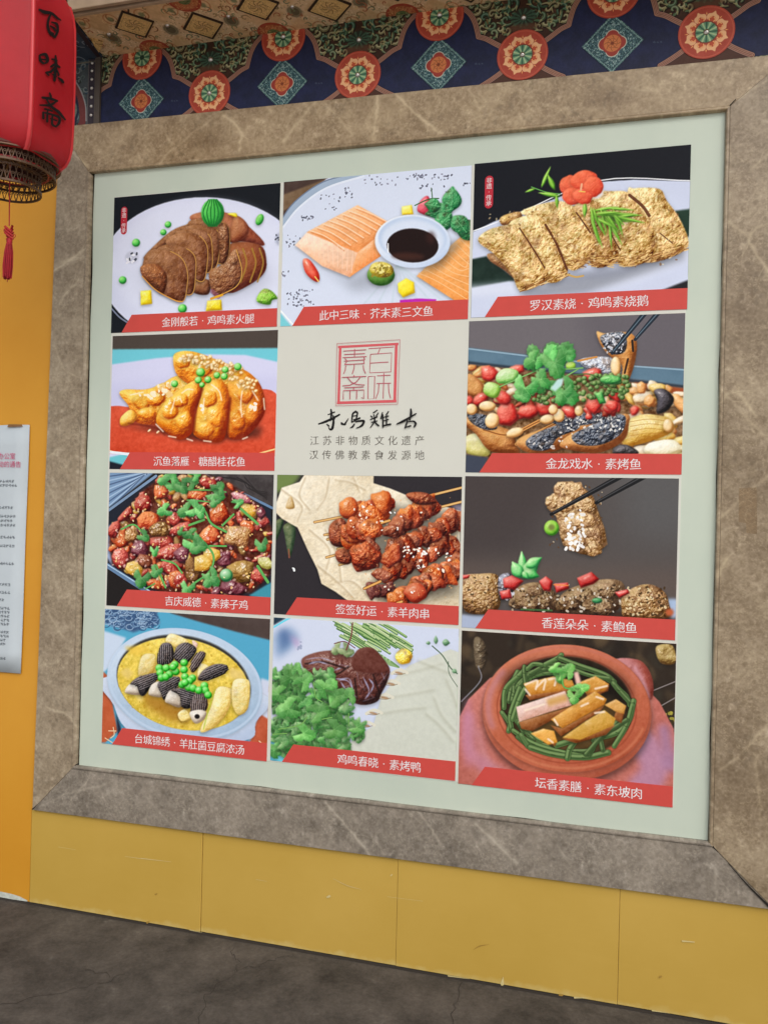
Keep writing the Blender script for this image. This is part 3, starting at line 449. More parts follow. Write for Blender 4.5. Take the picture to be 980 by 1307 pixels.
def dish_abalone():
    s = Pic(CW, CH, [(48, 28), (967, 35), (948, 730), (32, 682)], (80, 74, 72))
    s.fill([(30, 20), (500, 20), (300, 400), (30, 420)], (66, 58, 57), 40); s.fill([(700, 30), (990, 30), (990, 300), (750, 300)], (86, 84, 84), 40); s.fill([(30, 400), (960, 430), (960, 560), (30, 500)], (96, 80, 72), 30, .7)
    s.fill([(20, 625), (140, 630), (100, 700), (20, 700)], (168, 180, 205), 3); s.fill([(910, 552), (960, 552), (960, 630), (900, 640)], (165, 185, 215), 4); s.fill([(300, 600), (930, 610), (930, 680), (300, 640)], (60, 40, 30), 4)
    B = ((78, 46, 14), (156, 112, 64), (214, 180, 130)); D = ((52, 30, 14), (112, 82, 52), (180, 150, 110)); G = ((90, 56, 10), (176, 128, 60), (225, 185, 110))
    s.food([(35, 470), (110, 450), (185, 455), (200, 520), (190, 600), (110, 625), (40, 600)], B, bump=3, f=2, tint=18)
    s.food([(190, 470), (230, 445), (260, 470), (250, 530), (200, 560)], ((20, 20, 28), (60, 56, 64), (170, 170, 185)), bump=2.5, f=2)
    s.food([(240, 560), (270, 510), (340, 485), (400, 500), (450, 550), (430, 610), (300, 605), (240, 590)], D, bump=3.4, f=1, tint=18)
    s.food([(440, 580), (470, 530), (540, 495), (640, 470), (720, 480), (735, 540), (690, 610), (560, 620), (450, 610)], D, bump=3.4, f=1, tint=18)
    s.food([(720, 600), (720, 550), (770, 505), (840, 490), (900, 520), (922, 570), (920, 630), (800, 645), (730, 630)], B, bump=3.4, f=2, tint=18)
    for x, y, r in ((300, 560, 44), (350, 530, 36), (380, 570, 44), (500, 570, 50), (560, 540, 46), (600, 580, 50), (660, 520, 46), (330, 590, 36), (640, 590, 44)): s.food(ell(x, y, r, r * .8, 0, 12, .14), D, bump=2.6, f=2, gloss=.2, tint=16, sh=.4)
    s.dots((60, 455, 190, 600), 40, 5, [(225, 200, 160), (60, 40, 20)], .7); s.dots((250, 490, 720, 610), 110, 6, [(225, 215, 200), (50, 34, 20), (190, 170, 140)], .8); s.dots((740, 495, 910, 620), 60, 6, [(235, 215, 170), (60, 40, 18)], .8); s.dots((190, 440, 260, 560), 16, 7, [(215, 215, 225)], .9)
    R_ = ((100, 4, 6), (190, 36, 34), (240, 130, 120))
    for q in ([(210, 470), (250, 455), (300, 480), (260, 520), (215, 510)], [(195, 525), (240, 515), (250, 555), (205, 560)], [(365, 480), (395, 458), (425, 480), (415, 525), (385, 520)], [(430, 490), (490, 485), (495, 512), (440, 530)], [(528, 465), (590, 438), (625, 470), (600, 490), (545, 508)], [(690, 525), (745, 512), (755, 530), (710, 550)], [(36, 455), (70, 455), (60, 470), (38, 475)]): s.food(q, R_, bump=.6, gloss=.5, sm=False)
    s.line([(430, 495), (490, 498)], 6, (230, 130, 60), .8); s.food(ell(615, 562, 22, 12), MINT); s.line([(290, 602), (420, 606)], 8, (60, 110, 60), .8); s.fill(ell(925, 610, 18, 16), (190, 90, 50), 3)
    for x, y, l, w, r in ((300, 470, 120, 42, -1.65), (300, 465, 105, 62, -.95), (290, 465, 80, 52, -2.1), (300, 440, 70, 44, .3), (310, 420, 80, 46, -.55), (295, 440, 40, 26, .9)): s.food(leafp(x, y, l, w, r), ((20, 110, 50), (80, 190, 95), (190, 240, 170)), bump=.5, sh=.3)
    s.shade(ell(690, 200, 10, 10), .01)
    m = [(445, 52), (510, 48), (570, 85), (600, 115), (625, 190), (648, 250), (660, 320), (600, 372), (540, 360), (470, 325), (455, 280), (440, 200), (400, 165), (400, 130), (440, 95)]
    s.food(m, ((98, 62, 26), (172, 130, 84), (224, 190, 140)), bump=3.2, f=2, tint=18, sm=False, soft=1)
    for x, y, r in ((470, 90, 44), (520, 90, 46), (430, 135, 36), (480, 150, 40), (560, 150, 44), (500, 240, 44), (560, 220, 46), (590, 290, 50), (520, 310, 44), (600, 340, 36)): s.food(ell(x, y, r, r * .85, 0, 12, .14), ((98, 60, 24), (176, 132, 84), (228, 194, 146)), bump=2.8, f=2, sh=.25, tint=16, dome=.7)
    s.dots((480, 170, 560, 340), 46, 9, [(235, 230, 225), (250, 248, 244)], .95); s.dots((410, 60, 640, 350), 70, 5, [(230, 205, 165), (90, 54, 24)], .7)
    for q in ([(600, 200), (640, 290)], [(570, 240), (620, 330)], [(545, 270), (590, 350)]): s.line(q, 5, (110, 70, 36), .6)
    s.food(ell(420, 250, 32, 33), ((40, 110, 10), (110, 180, 40), (180, 225, 100)), bump=.4); s.fill(ell(420, 248, 14, 13), (120, 130, 60), 2)
    for a, b in (((418, 192), (720, 25)), ((612, 142), (815, 28))): s.line([a, b], [14, 20, 24], (22, 22, 24), 1, sm=False); s.line([(a[0] + 8, a[1] - 8), (b[0] + 4, b[1] - 6)], 4, (95, 95, 98), .6, sm=False)
    return s

def dish_soup():
    s = Pic(CW, CH, [(45, 33), (938, 82), (920, 850), (20, 768)], (80, 165, 200))
    s.fill([(320, 30), (960, 70), (960, 200), (750, 150), (560, 100)], (72, 58, 54), 2, tex=5)
    s.fill([(30, 20), (320, 20), (345, 110), (200, 160), (30, 110)], (60, 90, 130), 3)
    for k in range(80):
        x, y = RNG.uniform(40, 330), RNG.uniform(35, 140); s.line(ell(x, y, 20, 15, 0, 8), 5, [(120, 155, 190), (45, 75, 115), (165, 190, 215)][k % 3], .7)
    s.fill([(30, 150), (160, 190), (60, 360), (30, 380)], (200, 215, 235), 3); s.fill([(890, 400), (960, 420), (960, 700), (820, 740)], (205, 212, 232), 3)
    s.fill([(20, 365), (60, 400), (90, 600), (110, 700), (40, 765), (15, 765)], (190, 88, 50), 2, tex=8); s.fill([(880, 590), (960, 640), (960, 860), (800, 840)], (186, 82, 50), 2, tex=12); s.fill([(100, 600), (130, 690), (110, 740)], (30, 32, 50), 3)
    for q in ([(85, 680), (90, 720), (70, 740)], [(40, 740), (80, 765)], [(60, 700), (100, 700)], [(880, 740), (920, 780)]): s.line(q, 5, (230, 200, 160))
    bowl = ell(475, 440, 425, 300, .18, 60); low = [(60, 400), (90, 560), (150, 680), (300, 760), (800, 740), (860, 640), (890, 480)]
    s.food(low, ((130, 150, 180), (180, 196, 222), (215, 225, 242)), bump=.2, dome=.2, gloss=0, tint=3)
    s.food(bowl, ((118, 148, 180), (158, 184, 210), (205, 220, 238)), bump=.2, dome=.2, gloss=0, tint=5, sh=.2); s.line(np.vstack([ell(475, 436, 415, 290, .18, 60), ell(475, 436, 415, 290, .18, 60)[:1]]), 12, (192, 210, 232), .8, 1, sm=False)
    s.fill(ell(470, 428, 368, 252, .2, 60), (50, 48, 44), 2); soup = ell(468, 438, 362, 246, .2, 60)
    s.food(soup, ((150, 110, 20), (214, 176, 44), (240, 215, 100)), bump=1.6, f=0, dome=.06, gloss=.1, sh=0, tint=18)
    s.dots((110, 200, 830, 680), 260, 7, [(245, 225, 130), (190, 140, 20), (235, 200, 60)], .5, soup)
    s.fill([(250, 480), (480, 540), (520, 650), (400, 640), (260, 560)], (150, 92, 20), 14, .7)
    for q, c in (([(120, 380), (160, 350), (200, 380), (170, 420)], (225, 195, 110)), ([(720, 340), (800, 370), (790, 420), (720, 400)], (230, 200, 120)), ([(200, 500), (250, 510), (240, 540)], (235, 215, 140)), ([(150, 240), (250, 230), (300, 260), (200, 290)], (235, 195, 70))): s.fill(q, c, 5, .8, tex=14)
    T = ((196, 152, 60), (234, 204, 112), (250, 236, 176))
    for q in ([(225, 390), (245, 290), (300, 275), (325, 300), (310, 370), (280, 400)], [(560, 690), (620, 560), (650, 460), (700, 450), (740, 480), (700, 600), (620, 680)], [(740, 420), (800, 405), (830, 430), (820, 560), (770, 600), (735, 540)], [(375, 200), (400, 165), (460, 180), (500, 210), (470, 240), (400, 230)], [(440, 600), (480, 575), (510, 620), (460, 640)], [(520, 200), (550, 220), (530, 250)], [(560, 330), (610, 340), (600, 390), (550, 400)]): s.food(q, T if q[0][0] != 520 else ((180, 130, 110), (230, 190, 170), (245, 220, 210)), bump=1.6, dome=.5, tint=14)
    s.line([(640, 470), (600, 600), (580, 680)], 8, (180, 200, 60), .6)
    M = ((10, 8, 10), (48, 42, 44), (120, 110, 112)); M2 = ((30, 18, 14), (84, 64, 60), (150, 130, 124)); Wc = ((150, 130, 110), (205, 190, 170), (240, 232, 220))
    def morel(pts, c, ax):
        s.food(pts, c, bump=1.4, f=2, gloss=.1, sh=.5, dome=.8); (x0, y0), (x1, y1) = ax; dx, dy = x1 - x0, y1 - y0; L = math.hypot(dx, dy); nx, ny = -dy / L, dx / L
        for k in range(-3, 4):
            for t0 in np.arange(.05, .95, .14):
                x, y = x0 + dx * t0 + nx * k * 11, y0 + dy * t0 + ny * k * 11
                if pin(x, y, pts): s.line([(x, y), (x + dx * .1 + RNG.uniform(-5, 5), y + dy * .1 + RNG.uniform(-5, 5))], 4, (150, 140, 140), .55, sm=False); s.line([(x + nx * 5, y + ny * 5), (x + nx * 5 + dx * .1, y + ny * 5 + dy * .1)], 5, (4, 4, 6), .6, sm=False)
    s.food([(150, 480), (180, 440), (240, 430), (270, 470), (230, 500), (170, 495)], Wc); morel([(180, 440), (230, 400), (330, 378), (330, 410), (290, 460), (260, 500), (235, 500), (215, 450)], M, ((200, 450), (330, 395)))
    s.food([(280, 490), (300, 440), (350, 425), (370, 480), (350, 510), (300, 505)], Wc); morel([(330, 440), (380, 405), (450, 400), (440, 450), (400, 490), (365, 525), (350, 490)], M, ((340, 480), (450, 420)))
    s.food([(370, 530), (390, 480), (430, 465), (470, 520), (450, 565), (390, 545)], Wc); morel([(400, 470), (470, 460), (540, 490), (530, 540), (500, 570), (460, 560), (450, 500)], M, ((430, 490), (530, 520)))
    morel([(335, 270), (355, 220), (400, 218), (420, 260), (415, 310), (370, 335), (330, 325)], M, ((370, 225), (370, 330))); morel([(420, 280), (440, 230), (490, 212), (540, 240), (530, 280), (480, 330), (430, 310)], M, ((520, 230), (440, 310)))
    morel([(510, 360), (520, 300), (560, 260), (592, 270), (570, 320), (530, 370)], M2, ((580, 265), (515, 360))); morel([(550, 410), (580, 360), (640, 328), (700, 330), (712, 355), (680, 385), (600, 415)], M, ((560, 405), (710, 340)))
    morel([(510, 540), (535, 490), (570, 480), (600, 520), (598, 570), (560, 600), (515, 600)], M2, ((560, 485), (550, 600))); s.food([(505, 590), (560, 575), (595, 590), (580, 630), (540, 652), (515, 630)], Wc, sh=.2); s.fill(ell(545, 613, 14, 13), (20, 14, 14), 1)
    for x, y in ((340, 352), (345, 378), (378, 352), (352, 405), (395, 385), (375, 400), (425, 333), (430, 370), (475, 322), (475, 360), (415, 345), (480, 398), (520, 405), (505, 420), (465, 440), (500, 455), (525, 460), (585, 445), (590, 470), (605, 495), (555, 470), (480, 430)): s.pea(x, y, 21, ((10, 120, 10), (50, 195, 45), (150, 240, 130)))
    return s

def dish_duck():
    s = Pic(CW, CH, [(38, 38), (942, 78), (928, 832), (20, 732)], (208, 216, 236))
    s.fill([(30, 20), (130, 20), (30, 80)], (30, 50, 66), 2); s.line([(30, 90), (120, 38), (200, 25)], 9, (110, 215, 235))
    s.fill([(40, 120), (120, 85), (160, 130), (120, 190), (50, 240)], (120, 150, 190), 12, .9); s.fill([(60, 100), (100, 90), (120, 150), (80, 200)], (70, 100, 150), 10, .7); s.fill([(110, 120), (165, 150), (150, 190)], (190, 150, 195), 8, .7); s.dots((150, 150, 190, 190), 5, 8, [(150, 160, 190)], .8)
    s.fill([(20, 600), (90, 720), (90, 750), (20, 740)], (90, 185, 210), 3); s.fill([(20, 640), (100, 700), (80, 740), (20, 720)], (110, 205, 225), 3)
    for k in range(70):
        x, y = RNG.uniform(370, 640), RNG.uniform(65, 170); x += (y - 60) * .3
        s.line([(x - 50, y - 25), (x, y), (x + 55, y + 34)], 12, (60, 105, 50), .8); s.line([(x - 50, y - 28), (x, y - 3), (x + 55, y + 31)], 7, [(190, 212, 150), (160, 192, 120), (215, 225, 180)][k % 3], .9)
    for k in range(12): s.line([(520 + k * 8, 190 + k * 5), (600 + k * 4, 260 + k)], 9, [(170, 195, 140), (110, 150, 90)][k % 2], .9)
    W_ = ((150, 152, 130), (196, 200, 184), (214, 216, 204))
    s.food([(560, 420), (640, 310), (700, 260), (900, 180), (960, 200), (960, 860), (380, 700), (400, 650), (520, 560)], W_, bump=.7, f=0, dome=.12, gloss=0, tint=3, sm=False, sh=.2)
    for q in ([(880, 330), (920, 420), (935, 470)], [(820, 420), (860, 510), (930, 590)], [(780, 500), (850, 560), (920, 640)], [(640, 310), (760, 280), (860, 250)], [(600, 420), (720, 400), (820, 380)], [(560, 500), (680, 480), (780, 470)], [(740, 240), (900, 300)]): s.line(q, 10, (160, 160, 136), .5, 4); s.line([(a + 6, b - 10) for a, b in q], 8, (226, 228, 216), .5, 3)
    for x, y in ((650, 296), (612, 350), (580, 418), (525, 495), (490, 555)): s.line([(x - 38, y + 6), (x, y - 12), (x + 36, y + 2)], 15, (222, 218, 200)); s.fill(ell(x - 4, y + 4, 20, 6, .2), (168, 130, 92), 1, .9); s.line([(x - 30, y + 9), (x, y + 12), (x + 26, y + 5)], 3, (120, 92, 60), .6)
    C_ = ((30, 10, 10), (82, 36, 30), (128, 78, 68))
    duck = [(170, 245), (240, 205), (340, 195), (410, 225), (450, 185), (515, 180), (560, 220), (600, 280), (590, 340), (560, 400), (540, 440), (480, 458), (420, 445), (330, 380), (220, 330)]
    s.food(duck, C_, bump=2.2, f=1, dome=.6, gloss=.35, tint=8); s.food([(415, 240), (450, 188), (515, 182), (595, 280), (520, 300), (430, 290)], ((52, 22, 18), (90, 42, 34), (110, 60, 50)), bump=.3, dome=.2, gloss=.05, sh=.2)
    for q in ([(190, 240), (260, 230), (330, 250)], [(250, 320), (330, 290), (370, 275)], [(350, 340), (400, 330), (420, 380)], [(380, 370), (430, 360)], [(460, 340), (480, 390)], [(500, 330), (530, 380)], [(440, 300), (450, 350)], [(470, 440), (530, 420)], [(500, 400), (520, 420)], [(570, 330), (590, 300)], [(200, 290), (260, 270)], [(540, 370), (570, 330)]): s.line(q, [2, RNG.uniform(5, 10), 3, RNG.uniform(4, 8), 1], (178, 180, 212), .75, 1)
    for q in ([(190, 260), (280, 250), (380, 280)], [(230, 330), (340, 310), (400, 270)], [(430, 330), (440, 420)], [(520, 310), (550, 400)]): s.line(q, 9, (22, 8, 8), .7, 1)
    for q in ([(330, 330), (400, 345), (430, 420)], [(470, 320), (500, 390), (480, 430)], [(390, 390), (440, 420)], [(350, 260), (400, 270)], [(360, 345), (385, 380), (400, 372)], [(500, 330), (520, 360), (505, 400)], [(560, 300), (575, 330)], [(450, 355), (462, 372)], [(205, 262), (250, 250), (300, 262)], [(240, 300), (290, 292)]): s.line(q, [2, 9, 4, 8, 2], (178, 182, 220), .75, 1)
    for x, y, r, a in ((350, 185, 42, 2.5), (380, 190, 46, .8), (400, 200, 30, 0)): cori(s, x, y, r, a, ((60, 90, 50), (120, 150, 90), (185, 200, 150)), False)
    s.line([(418, 58), (412, 120), (388, 190)], 6, (120, 50, 60)); s.line([(330, 160), (380, 150), (430, 180)], 4, (100, 40, 50)); s.food(ell(670, 218, 42, 38, 0, 14, .05), ((180, 130, 10), (235, 205, 60), (250, 235, 140)), bump=2, f=2)
    stem(s, [(810, 165), (860, 210), (900, 270), (935, 300)], 5, (80, 100, 80)); s.line([(890, 240), (895, 300), (940, 370)], 3, (80, 100, 80))
    for x, y, l, w, r in ((828, 155, 42, 20, -1.6), (860, 145, 38, 34, .1), (800, 150, 22, 18, 3.1), (910, 280, 28, 22, .6)): s.food(leafp(x, y, l, w, r), ((50, 90, 60), (90, 135, 95), (150, 190, 150)), sh=.15)
    for k in range(300):
        x = RNG.uniform(30, 460); y = RNG.uniform(300, 690)
        if x > 330 and y < 400: continue
        if x > 400 and y < 540: continue
        if y > 640 and x > 400: continue
        t = k / 125; c = [((12, 58, 22), (44, 112, 44), (110, 165, 90)), ((20, 76, 30), (62, 136, 60), (130, 190, 110)), ((24, 84, 36), (84, 152, 78), (165, 205, 140))][RNG.integers(3)]
        cori(s, x, y, RNG.uniform(22, 50), RNG.uniform(0, 6.3), c, k % 3 == 0)
    for x, y, r, a in ((120, 330, 76, -1.7), (180, 350, 60, -.8), (300, 400, 84, -1.2), (340, 420, 70, -.3), (280, 380, 60, -2.4), (60, 410, 60, 3), (400, 420, 52, -1.4), (110, 480, 70, 2.8), (250, 500, 66, -.3), (180, 600, 66, .3), (330, 580, 70, .3), (150, 290, 40, -1.5), (440, 570, 48, .4)): cori(s, x, y, r, a, ((24, 84, 30), (76, 150, 66), (140, 200, 115)))
    for q in ([(230, 350), (240, 420), (270, 445)], [(270, 530), (320, 520)], [(400, 500), (400, 560)], [(30, 605), (100, 600)], [(60, 580), (160, 560), (200, 520)]): stem(s, q, 6, (140, 200, 100))
    return s

def dish_pot():
    s = Pic(CW, CH, [(30, 48), (948, 108), (945, 822), (18, 702)], (44, 34, 26))
    for k in range(80):
        x, y = RNG.uniform(30, 960), RNG.uniform(50, 380); s.fill(ell(x, y, RNG.uniform(10, 50), RNG.uniform(8, 40), RNG.uniform(0, 3), 9, .3), [(70, 56, 40), (30, 24, 20), (90, 72, 50), (52, 46, 36)][k % 4], 4, .6)
    s.food([(80, 90), (110, 80), (140, 140), (120, 220), (90, 200)], ((40, 30, 20), (84, 68, 50), (130, 115, 90)), sh=0, bump=3); s.food([(860, 120), (930, 115), (945, 190), (880, 190)], ((90, 60, 20), (160, 130, 70), (205, 180, 120)), bump=3); s.line([(30, 350), (110, 260), (100, 200)], 6, (140, 140, 150), .7)
    for q in ([(850, 310), (950, 270)], [(880, 380), (950, 340)]): s.line(q, 5, (160, 150, 150), .7)
    s.dots((880, 400, 950, 470), 20, 8, [(170, 160, 60), (60, 50, 20)], .8)
    body = [(15, 430), (60, 340), (150, 250), (400, 180), (760, 240), (880, 360), (945, 480), (960, 840), (10, 830)]
    s.food(body, ((120, 46, 36), (172, 84, 70), (196, 116, 104)), bump=.5, f=0, dome=.15, gloss=0, tint=8, sm=False, sh=.3)
    for q, c, w in (([(60, 420), (70, 560), (140, 640)], (198, 140, 175), 60), ([(820, 540), (860, 660), (800, 740)], (178, 150, 205), 110), ([(900, 480), (930, 640)], (150, 130, 190), 50), ([(60, 350), (50, 500), (60, 620)], (200, 130, 160), 30), ([(100, 470), (140, 600), (210, 650)], (205, 165, 200), 16)): s.line(q, w, c, .55, 9)
    s.food([(680, 180), (780, 175), (830, 220), (852, 290), (840, 350), (780, 290)], ((110, 40, 30), (158, 74, 62), (200, 130, 130)), bump=.8, gloss=.2); s.line([(770, 210), (810, 280), (830, 340)], 16, (215, 165, 180), .6, 3)
    s.shade(ell(480, 400, 365, 290, .12, 50), .5, 4, 26, 14); s.food(ell(482, 405, 364, 292, .12, 60), ((118, 42, 22), (164, 76, 52), (196, 112, 88)), bump=.3, dome=.15, gloss=0, tint=6, sh=0)
    s.food(ell(480, 385, 358, 274, .12, 60), ((120, 44, 22), (176, 82, 54), (204, 116, 84)), bump=.3, dome=.22, gloss=0, tint=6, sh=.3)
    r1 = ell(480, 388, 300, 232, .12, 60); s.line(np.vstack([r1, r1[:1]]), 6, (140, 56, 34), .6, 1, sm=False); s.line(ell(480, 380, 345, 262, .12, 60)[2:22], 10, (212, 130, 92), .6, 2, sm=False); s.line(ell(480, 384, 345, 262, .12, 60)[38:56], 10, (190, 110, 96), .6, 3, sm=False)
    s.line(ell(482, 390, 340, 262, .12, 60)[26:36], 26, (190, 140, 170), .5, 6, sm=False)
    inn = ell(480, 378, 286, 218, .12, 60); s.fill(inn, (48, 34, 20), 2, tex=12); s.shade(ell(480, 300, 280, 130, .1), .5, 0, 0, 20); s.fill(ell(490, 440, 230, 130, .1), (110, 78, 30), 14, .6, tex=10)
    BG = ((26, 46, 18), (76, 106, 56), (140, 165, 105))
    def bean(q, w=26):
        w = w * RNG.uniform(.65, 1.0); q = [(a + RNG.uniform(-5, 5), b + RNG.uniform(-5, 5)) for a, b in q]
        c_ = RNG.uniform(.8, 1.15); s.line(q, w + 4, (24, 34, 14), .55, 1); s.line(q, w, tuple(v * c_ for v in BG[1])); s.line([(a - 3, b - 5) for a, b in q], w * .35, BG[2], .7, 1); s.line([(a + 3, b + 6) for a, b in q], w * .2, (40, 62, 26), .7, 1)
        for a, b in q[1:-1]: s.line([(a - 8, b), (a + 6, b + 4)], 4, (45, 68, 30), .6)
    for k in range(26):
        a0 = RNG.uniform(0, 6.28); f_ = RNG.uniform(.76, .93); da = RNG.uniform(.3, .8); tw = RNG.uniform(-.09, .09)
        q = [(480 + 286 * (f_ + tw * t_) * math.cos(a0 + da * t_) * math.cos(.12) - 218 * (f_ + tw * t_) * math.sin(a0 + da * t_) * math.sin(.12), 378 + 286 * (f_ + tw * t_) * math.cos(a0 + da * t_) * math.sin(.12) + 218 * (f_ + tw * t_) * math.sin(a0 + da * t_) * math.cos(.12)) for t_ in (0, .33, .66, 1)]
        bean(q, 24)
    for q in ([(210, 380), (215, 300), (270, 240), (290, 225)], [(300, 290), (296, 230), (300, 205)], [(310, 215), (340, 190), (400, 200), (420, 215)], [(380, 190), (440, 165), (450, 155)], [(450, 165), (520, 200), (640, 240), (680, 275)], [(500, 210), (580, 240), (660, 260)], [(680, 275), (700, 310), (750, 360)], [(765, 350), (750, 430), (700, 490), (600, 520)], [(760, 370), (740, 460), (690, 550)], [(205, 400), (230, 450), (232, 480)], [(240, 470), (235, 400), (280, 300)], [(250, 430), (270, 350), (300, 300)], [(250, 480), (340, 530), (450, 570), (560, 590)], [(280, 500), (310, 550)], [(320, 550), (420, 585), (560, 596), (660, 580)], [(480, 600), (490, 560), (530, 510)], [(575, 590), (600, 540), (610, 520)], [(630, 520), (640, 565)], [(560, 580), (640, 500), (740, 440)], [(440, 540), (520, 515)]): bean(q)
    A = ((120, 56, 6), (190, 118, 34), (230, 170, 80)); P_ = ((150, 80, 60), (222, 170, 150), (245, 215, 205)); DK = ((60, 22, 4), (118, 58, 18), (165, 100, 50))
    def bar(top, side, tc, glint=()):
        s.food(side, DK, bump=.6, dome=.3, gloss=.1, sm=False, sh=.5); s.food(top, tc, bump=.8, dome=.25, gloss=.25, sm=False, sh=0)
        for g in glint: s.line(g, 9, (250, 228, 205), .85, 1)
    bar([(520, 275), (600, 245), (660, 280), (640, 310), (560, 320)], [(560, 320), (660, 285), (655, 310), (570, 345)], A, ([(600, 300), (650, 288)],))
    bar([(640, 370), (690, 345), (735, 375), (725, 410), (690, 400)], [(690, 400), (728, 400), (715, 450), (680, 430)], ((150, 80, 20), (205, 140, 60), (235, 185, 110)))
    bar([(292, 275), (420, 245), (500, 262), (512, 290), (440, 310), (320, 325)], [(300, 325), (512, 290), (505, 310), (320, 348)], A, ([(300, 280), (350, 262), (345, 300)], [(350, 290), (385, 258), (378, 302)], [(400, 258), (430, 255), (425, 285)], [(300, 300), (320, 325)]))
    bar([(262, 375), (470, 308), (500, 370), (400, 400), (275, 440)], [(275, 440), (500, 375), (480, 400), (330, 480), (285, 470)], P_, ([(400, 352), (470, 335)], [(300, 390), (380, 365)])); s.fill([(390, 345), (475, 320), (485, 350), (400, 375)], (205, 150, 70), 4, .8)
    bar([(410, 430), (480, 385), (600, 310), (650, 345), (640, 370), (460, 470)], [(410, 455), (460, 470), (640, 372), (620, 400), (455, 505)], A, ([(425, 430), (440, 455)], [(605, 335), (635, 345)], [(540, 375), (570, 362)]))
    bar([(460, 510), (560, 440), (640, 392), (690, 430), (680, 460), (540, 520)], [(460, 515), (690, 455), (650, 500), (520, 535)], ((130, 76, 6), (196, 140, 44), (226, 180, 90)), ([(600, 405), (640, 400)],)); bar([(325, 490), (380, 470), (425, 480), (440, 530), (400, 540)], [(400, 520), (440, 520), (430, 548)], ((150, 70, 10), (215, 140, 40), (245, 190, 100)), ([(400, 515), (420, 530)],))
    s.fill([(505, 230), (525, 225), (538, 270), (520, 290)], (235, 190, 175), 2)
    for x, y, r, a in ((450, 240, 50, -2.4), (455, 230, 46, -.6), (480, 225, 44, -1.0), (520, 310, 44, -.5), (540, 300, 40, -.3), (510, 330, 40, 1.6), (430, 210, 36, 2.8)): cori(s, x, y, r, a, ((30, 110, 40), (90, 175, 70), (170, 225, 130)), False)
    stem(s, [(455, 240), (465, 290), (500, 300)], 9)
    return s

# ---------------------------------------------------------------- helpers
def link(name, me, mat=None, parent=None, **props):
    o = bpy.data.objects.new(name, me); COL.objects.link(o)
    if parent is not None: o.parent = parent
    if mat is not None and me is not None and not me.materials: me.materials.append(mat)
    for k, v in props.items(): o[k] = v
    return o
def thing(name, loc, label, cat, group=None):
    o = bpy.data.objects.new(name, None); COL.objects.link(o); o.location = (0, 0, 0); o.empty_display_size = .1
    o['label'] = label; o['category'] = cat; o['kind'] = 'thing'
    if group: o['group'] = group
    return o
def mesh(name, verts, faces, uvs=None, smooth=False):
    me = bpy.data.meshes.new(name); me.from_pydata([tuple(map(float, v)) for v in verts], [], faces); me.update()
    if uvs is not None:
        ul = me.uv_layers.new(name='UVMap')
        for l in me.loops: ul.data[l.index].uv = uvs[l.vertex_index]
    if smooth:
        for p in me.polygons: p.use_smooth = True
    return me
def prism(poly, y0, y1, uvf=None):
    """polygon in the wall's x,z plane, front face at y0 (towards the viewer), back at y1"""
    n = len(poly); v = [(x, y0, z) for x, z in poly] + [(x, y1, z) for x, z in poly]
    f = [tuple(range(n)), tuple(range(2 * n - 1, n - 1, -1))] + [(i, i + n, (i + 1) % n + n, (i + 1) % n) for i in range(n)]
    area = sum(poly[i][0] * poly[(i + 1) % n][1] - poly[(i + 1) % n][0] * poly[i][1] for i in range(n))
    if area < 0: f = [tuple(reversed(q)) for q in f]
    uv = [uvf(x, z) for x, z in poly] * 2 if uvf else None
    return mesh('m', v, f, uv)
def box(x0, x1, y0, y1, z0, z1, bev=0.0, uvf=None):
    bm = bmesh.new(); bmesh.ops.create_cube(bm, size=1)
    for v in bm.verts: v.co = Vector(((x0 + x1) / 2 + v.co.x * (x1 - x0), (y0 + y1) / 2 + v.co.y * (y1 - y0), (z0 + z1) / 2 + v.co.z * (z1 - z0)))
    if bev: bmesh.ops.bevel(bm, geom=bm.edges[:], offset=bev, segments=2, affect='EDGES', profile=.6)
    me = bpy.data.meshes.new('m'); bm.to_mesh(me); bm.free()
    if uvf:
        ul = me.uv_layers.new(name='UVMap')
        for l in me.loops: ul.data[l.index].uv = uvf(*me.vertices[l.vertex_index].co)
    return me

def N(t, ty, **kw):
    n = t.nodes.new(ty)
    for k, v in kw.items():
        if k in n.inputs: n.inputs[k].default_value = v
        else: setattr(n, k, v)
    return n
def newmat(name, rough=.5, spec=.3, col=(.5, .5, .5)):
    m = bpy.data.materials.new(name); m.use_nodes = True; t = m.node_tree; b = t.nodes['Principled BSDF']
    b.inputs['Roughness'].default_value = rough; b.inputs['Specular IOR Level'].default_value = spec; b.inputs['Base Color'].default_value = (*col, 1)
    return m, t, b
def lin(r, g, b): return tuple((c / 255 / 12.92 if c / 255 < .04045 else ((c / 255 + .055) / 1.055) ** 2.4) for c in (r, g, b))
def noisecol(t, b, cols, scale=8, detail=8, rough=.6, dist=0, coord='Object', stretch=None, pos=(.3, .7)):
    tc = N(t, 'ShaderNodeTexCoord'); v = tc.outputs[coord]
    if stretch:
        mp = N(t, 'ShaderNodeMapping'); mp.inputs['Scale'].default_value = stretch; t.links.new(v, mp.inputs[0]); v = mp.outputs[0]
    n = N(t, 'ShaderNodeTexNoise', Scale=scale, Detail=detail, Roughness=rough, Distortion=dist); t.links.new(v, n.inputs['Vector'])
    r = N(t, 'ShaderNodeValToRGB'); r.color_ramp.elements[0].position = pos[0]; r.color_ramp.elements[1].position = pos[1]
    r.color_ramp.elements[0].color = (*cols[0], 1); r.color_ramp.elements[1].color = (*cols[1], 1)
    t.links.new(n.outputs[0], r.inputs[0]); t.links.new(r.outputs[0], b.inputs['Base Color']); return tc, n, r
def bump(t, b, src, st=.2, d=.002):
    bp = N(t, 'ShaderNodeBump', Strength=st, Distance=d); t.links.new(src, bp.inputs['Height']); t.links.new(bp.outputs[0], b.inputs['Normal'])
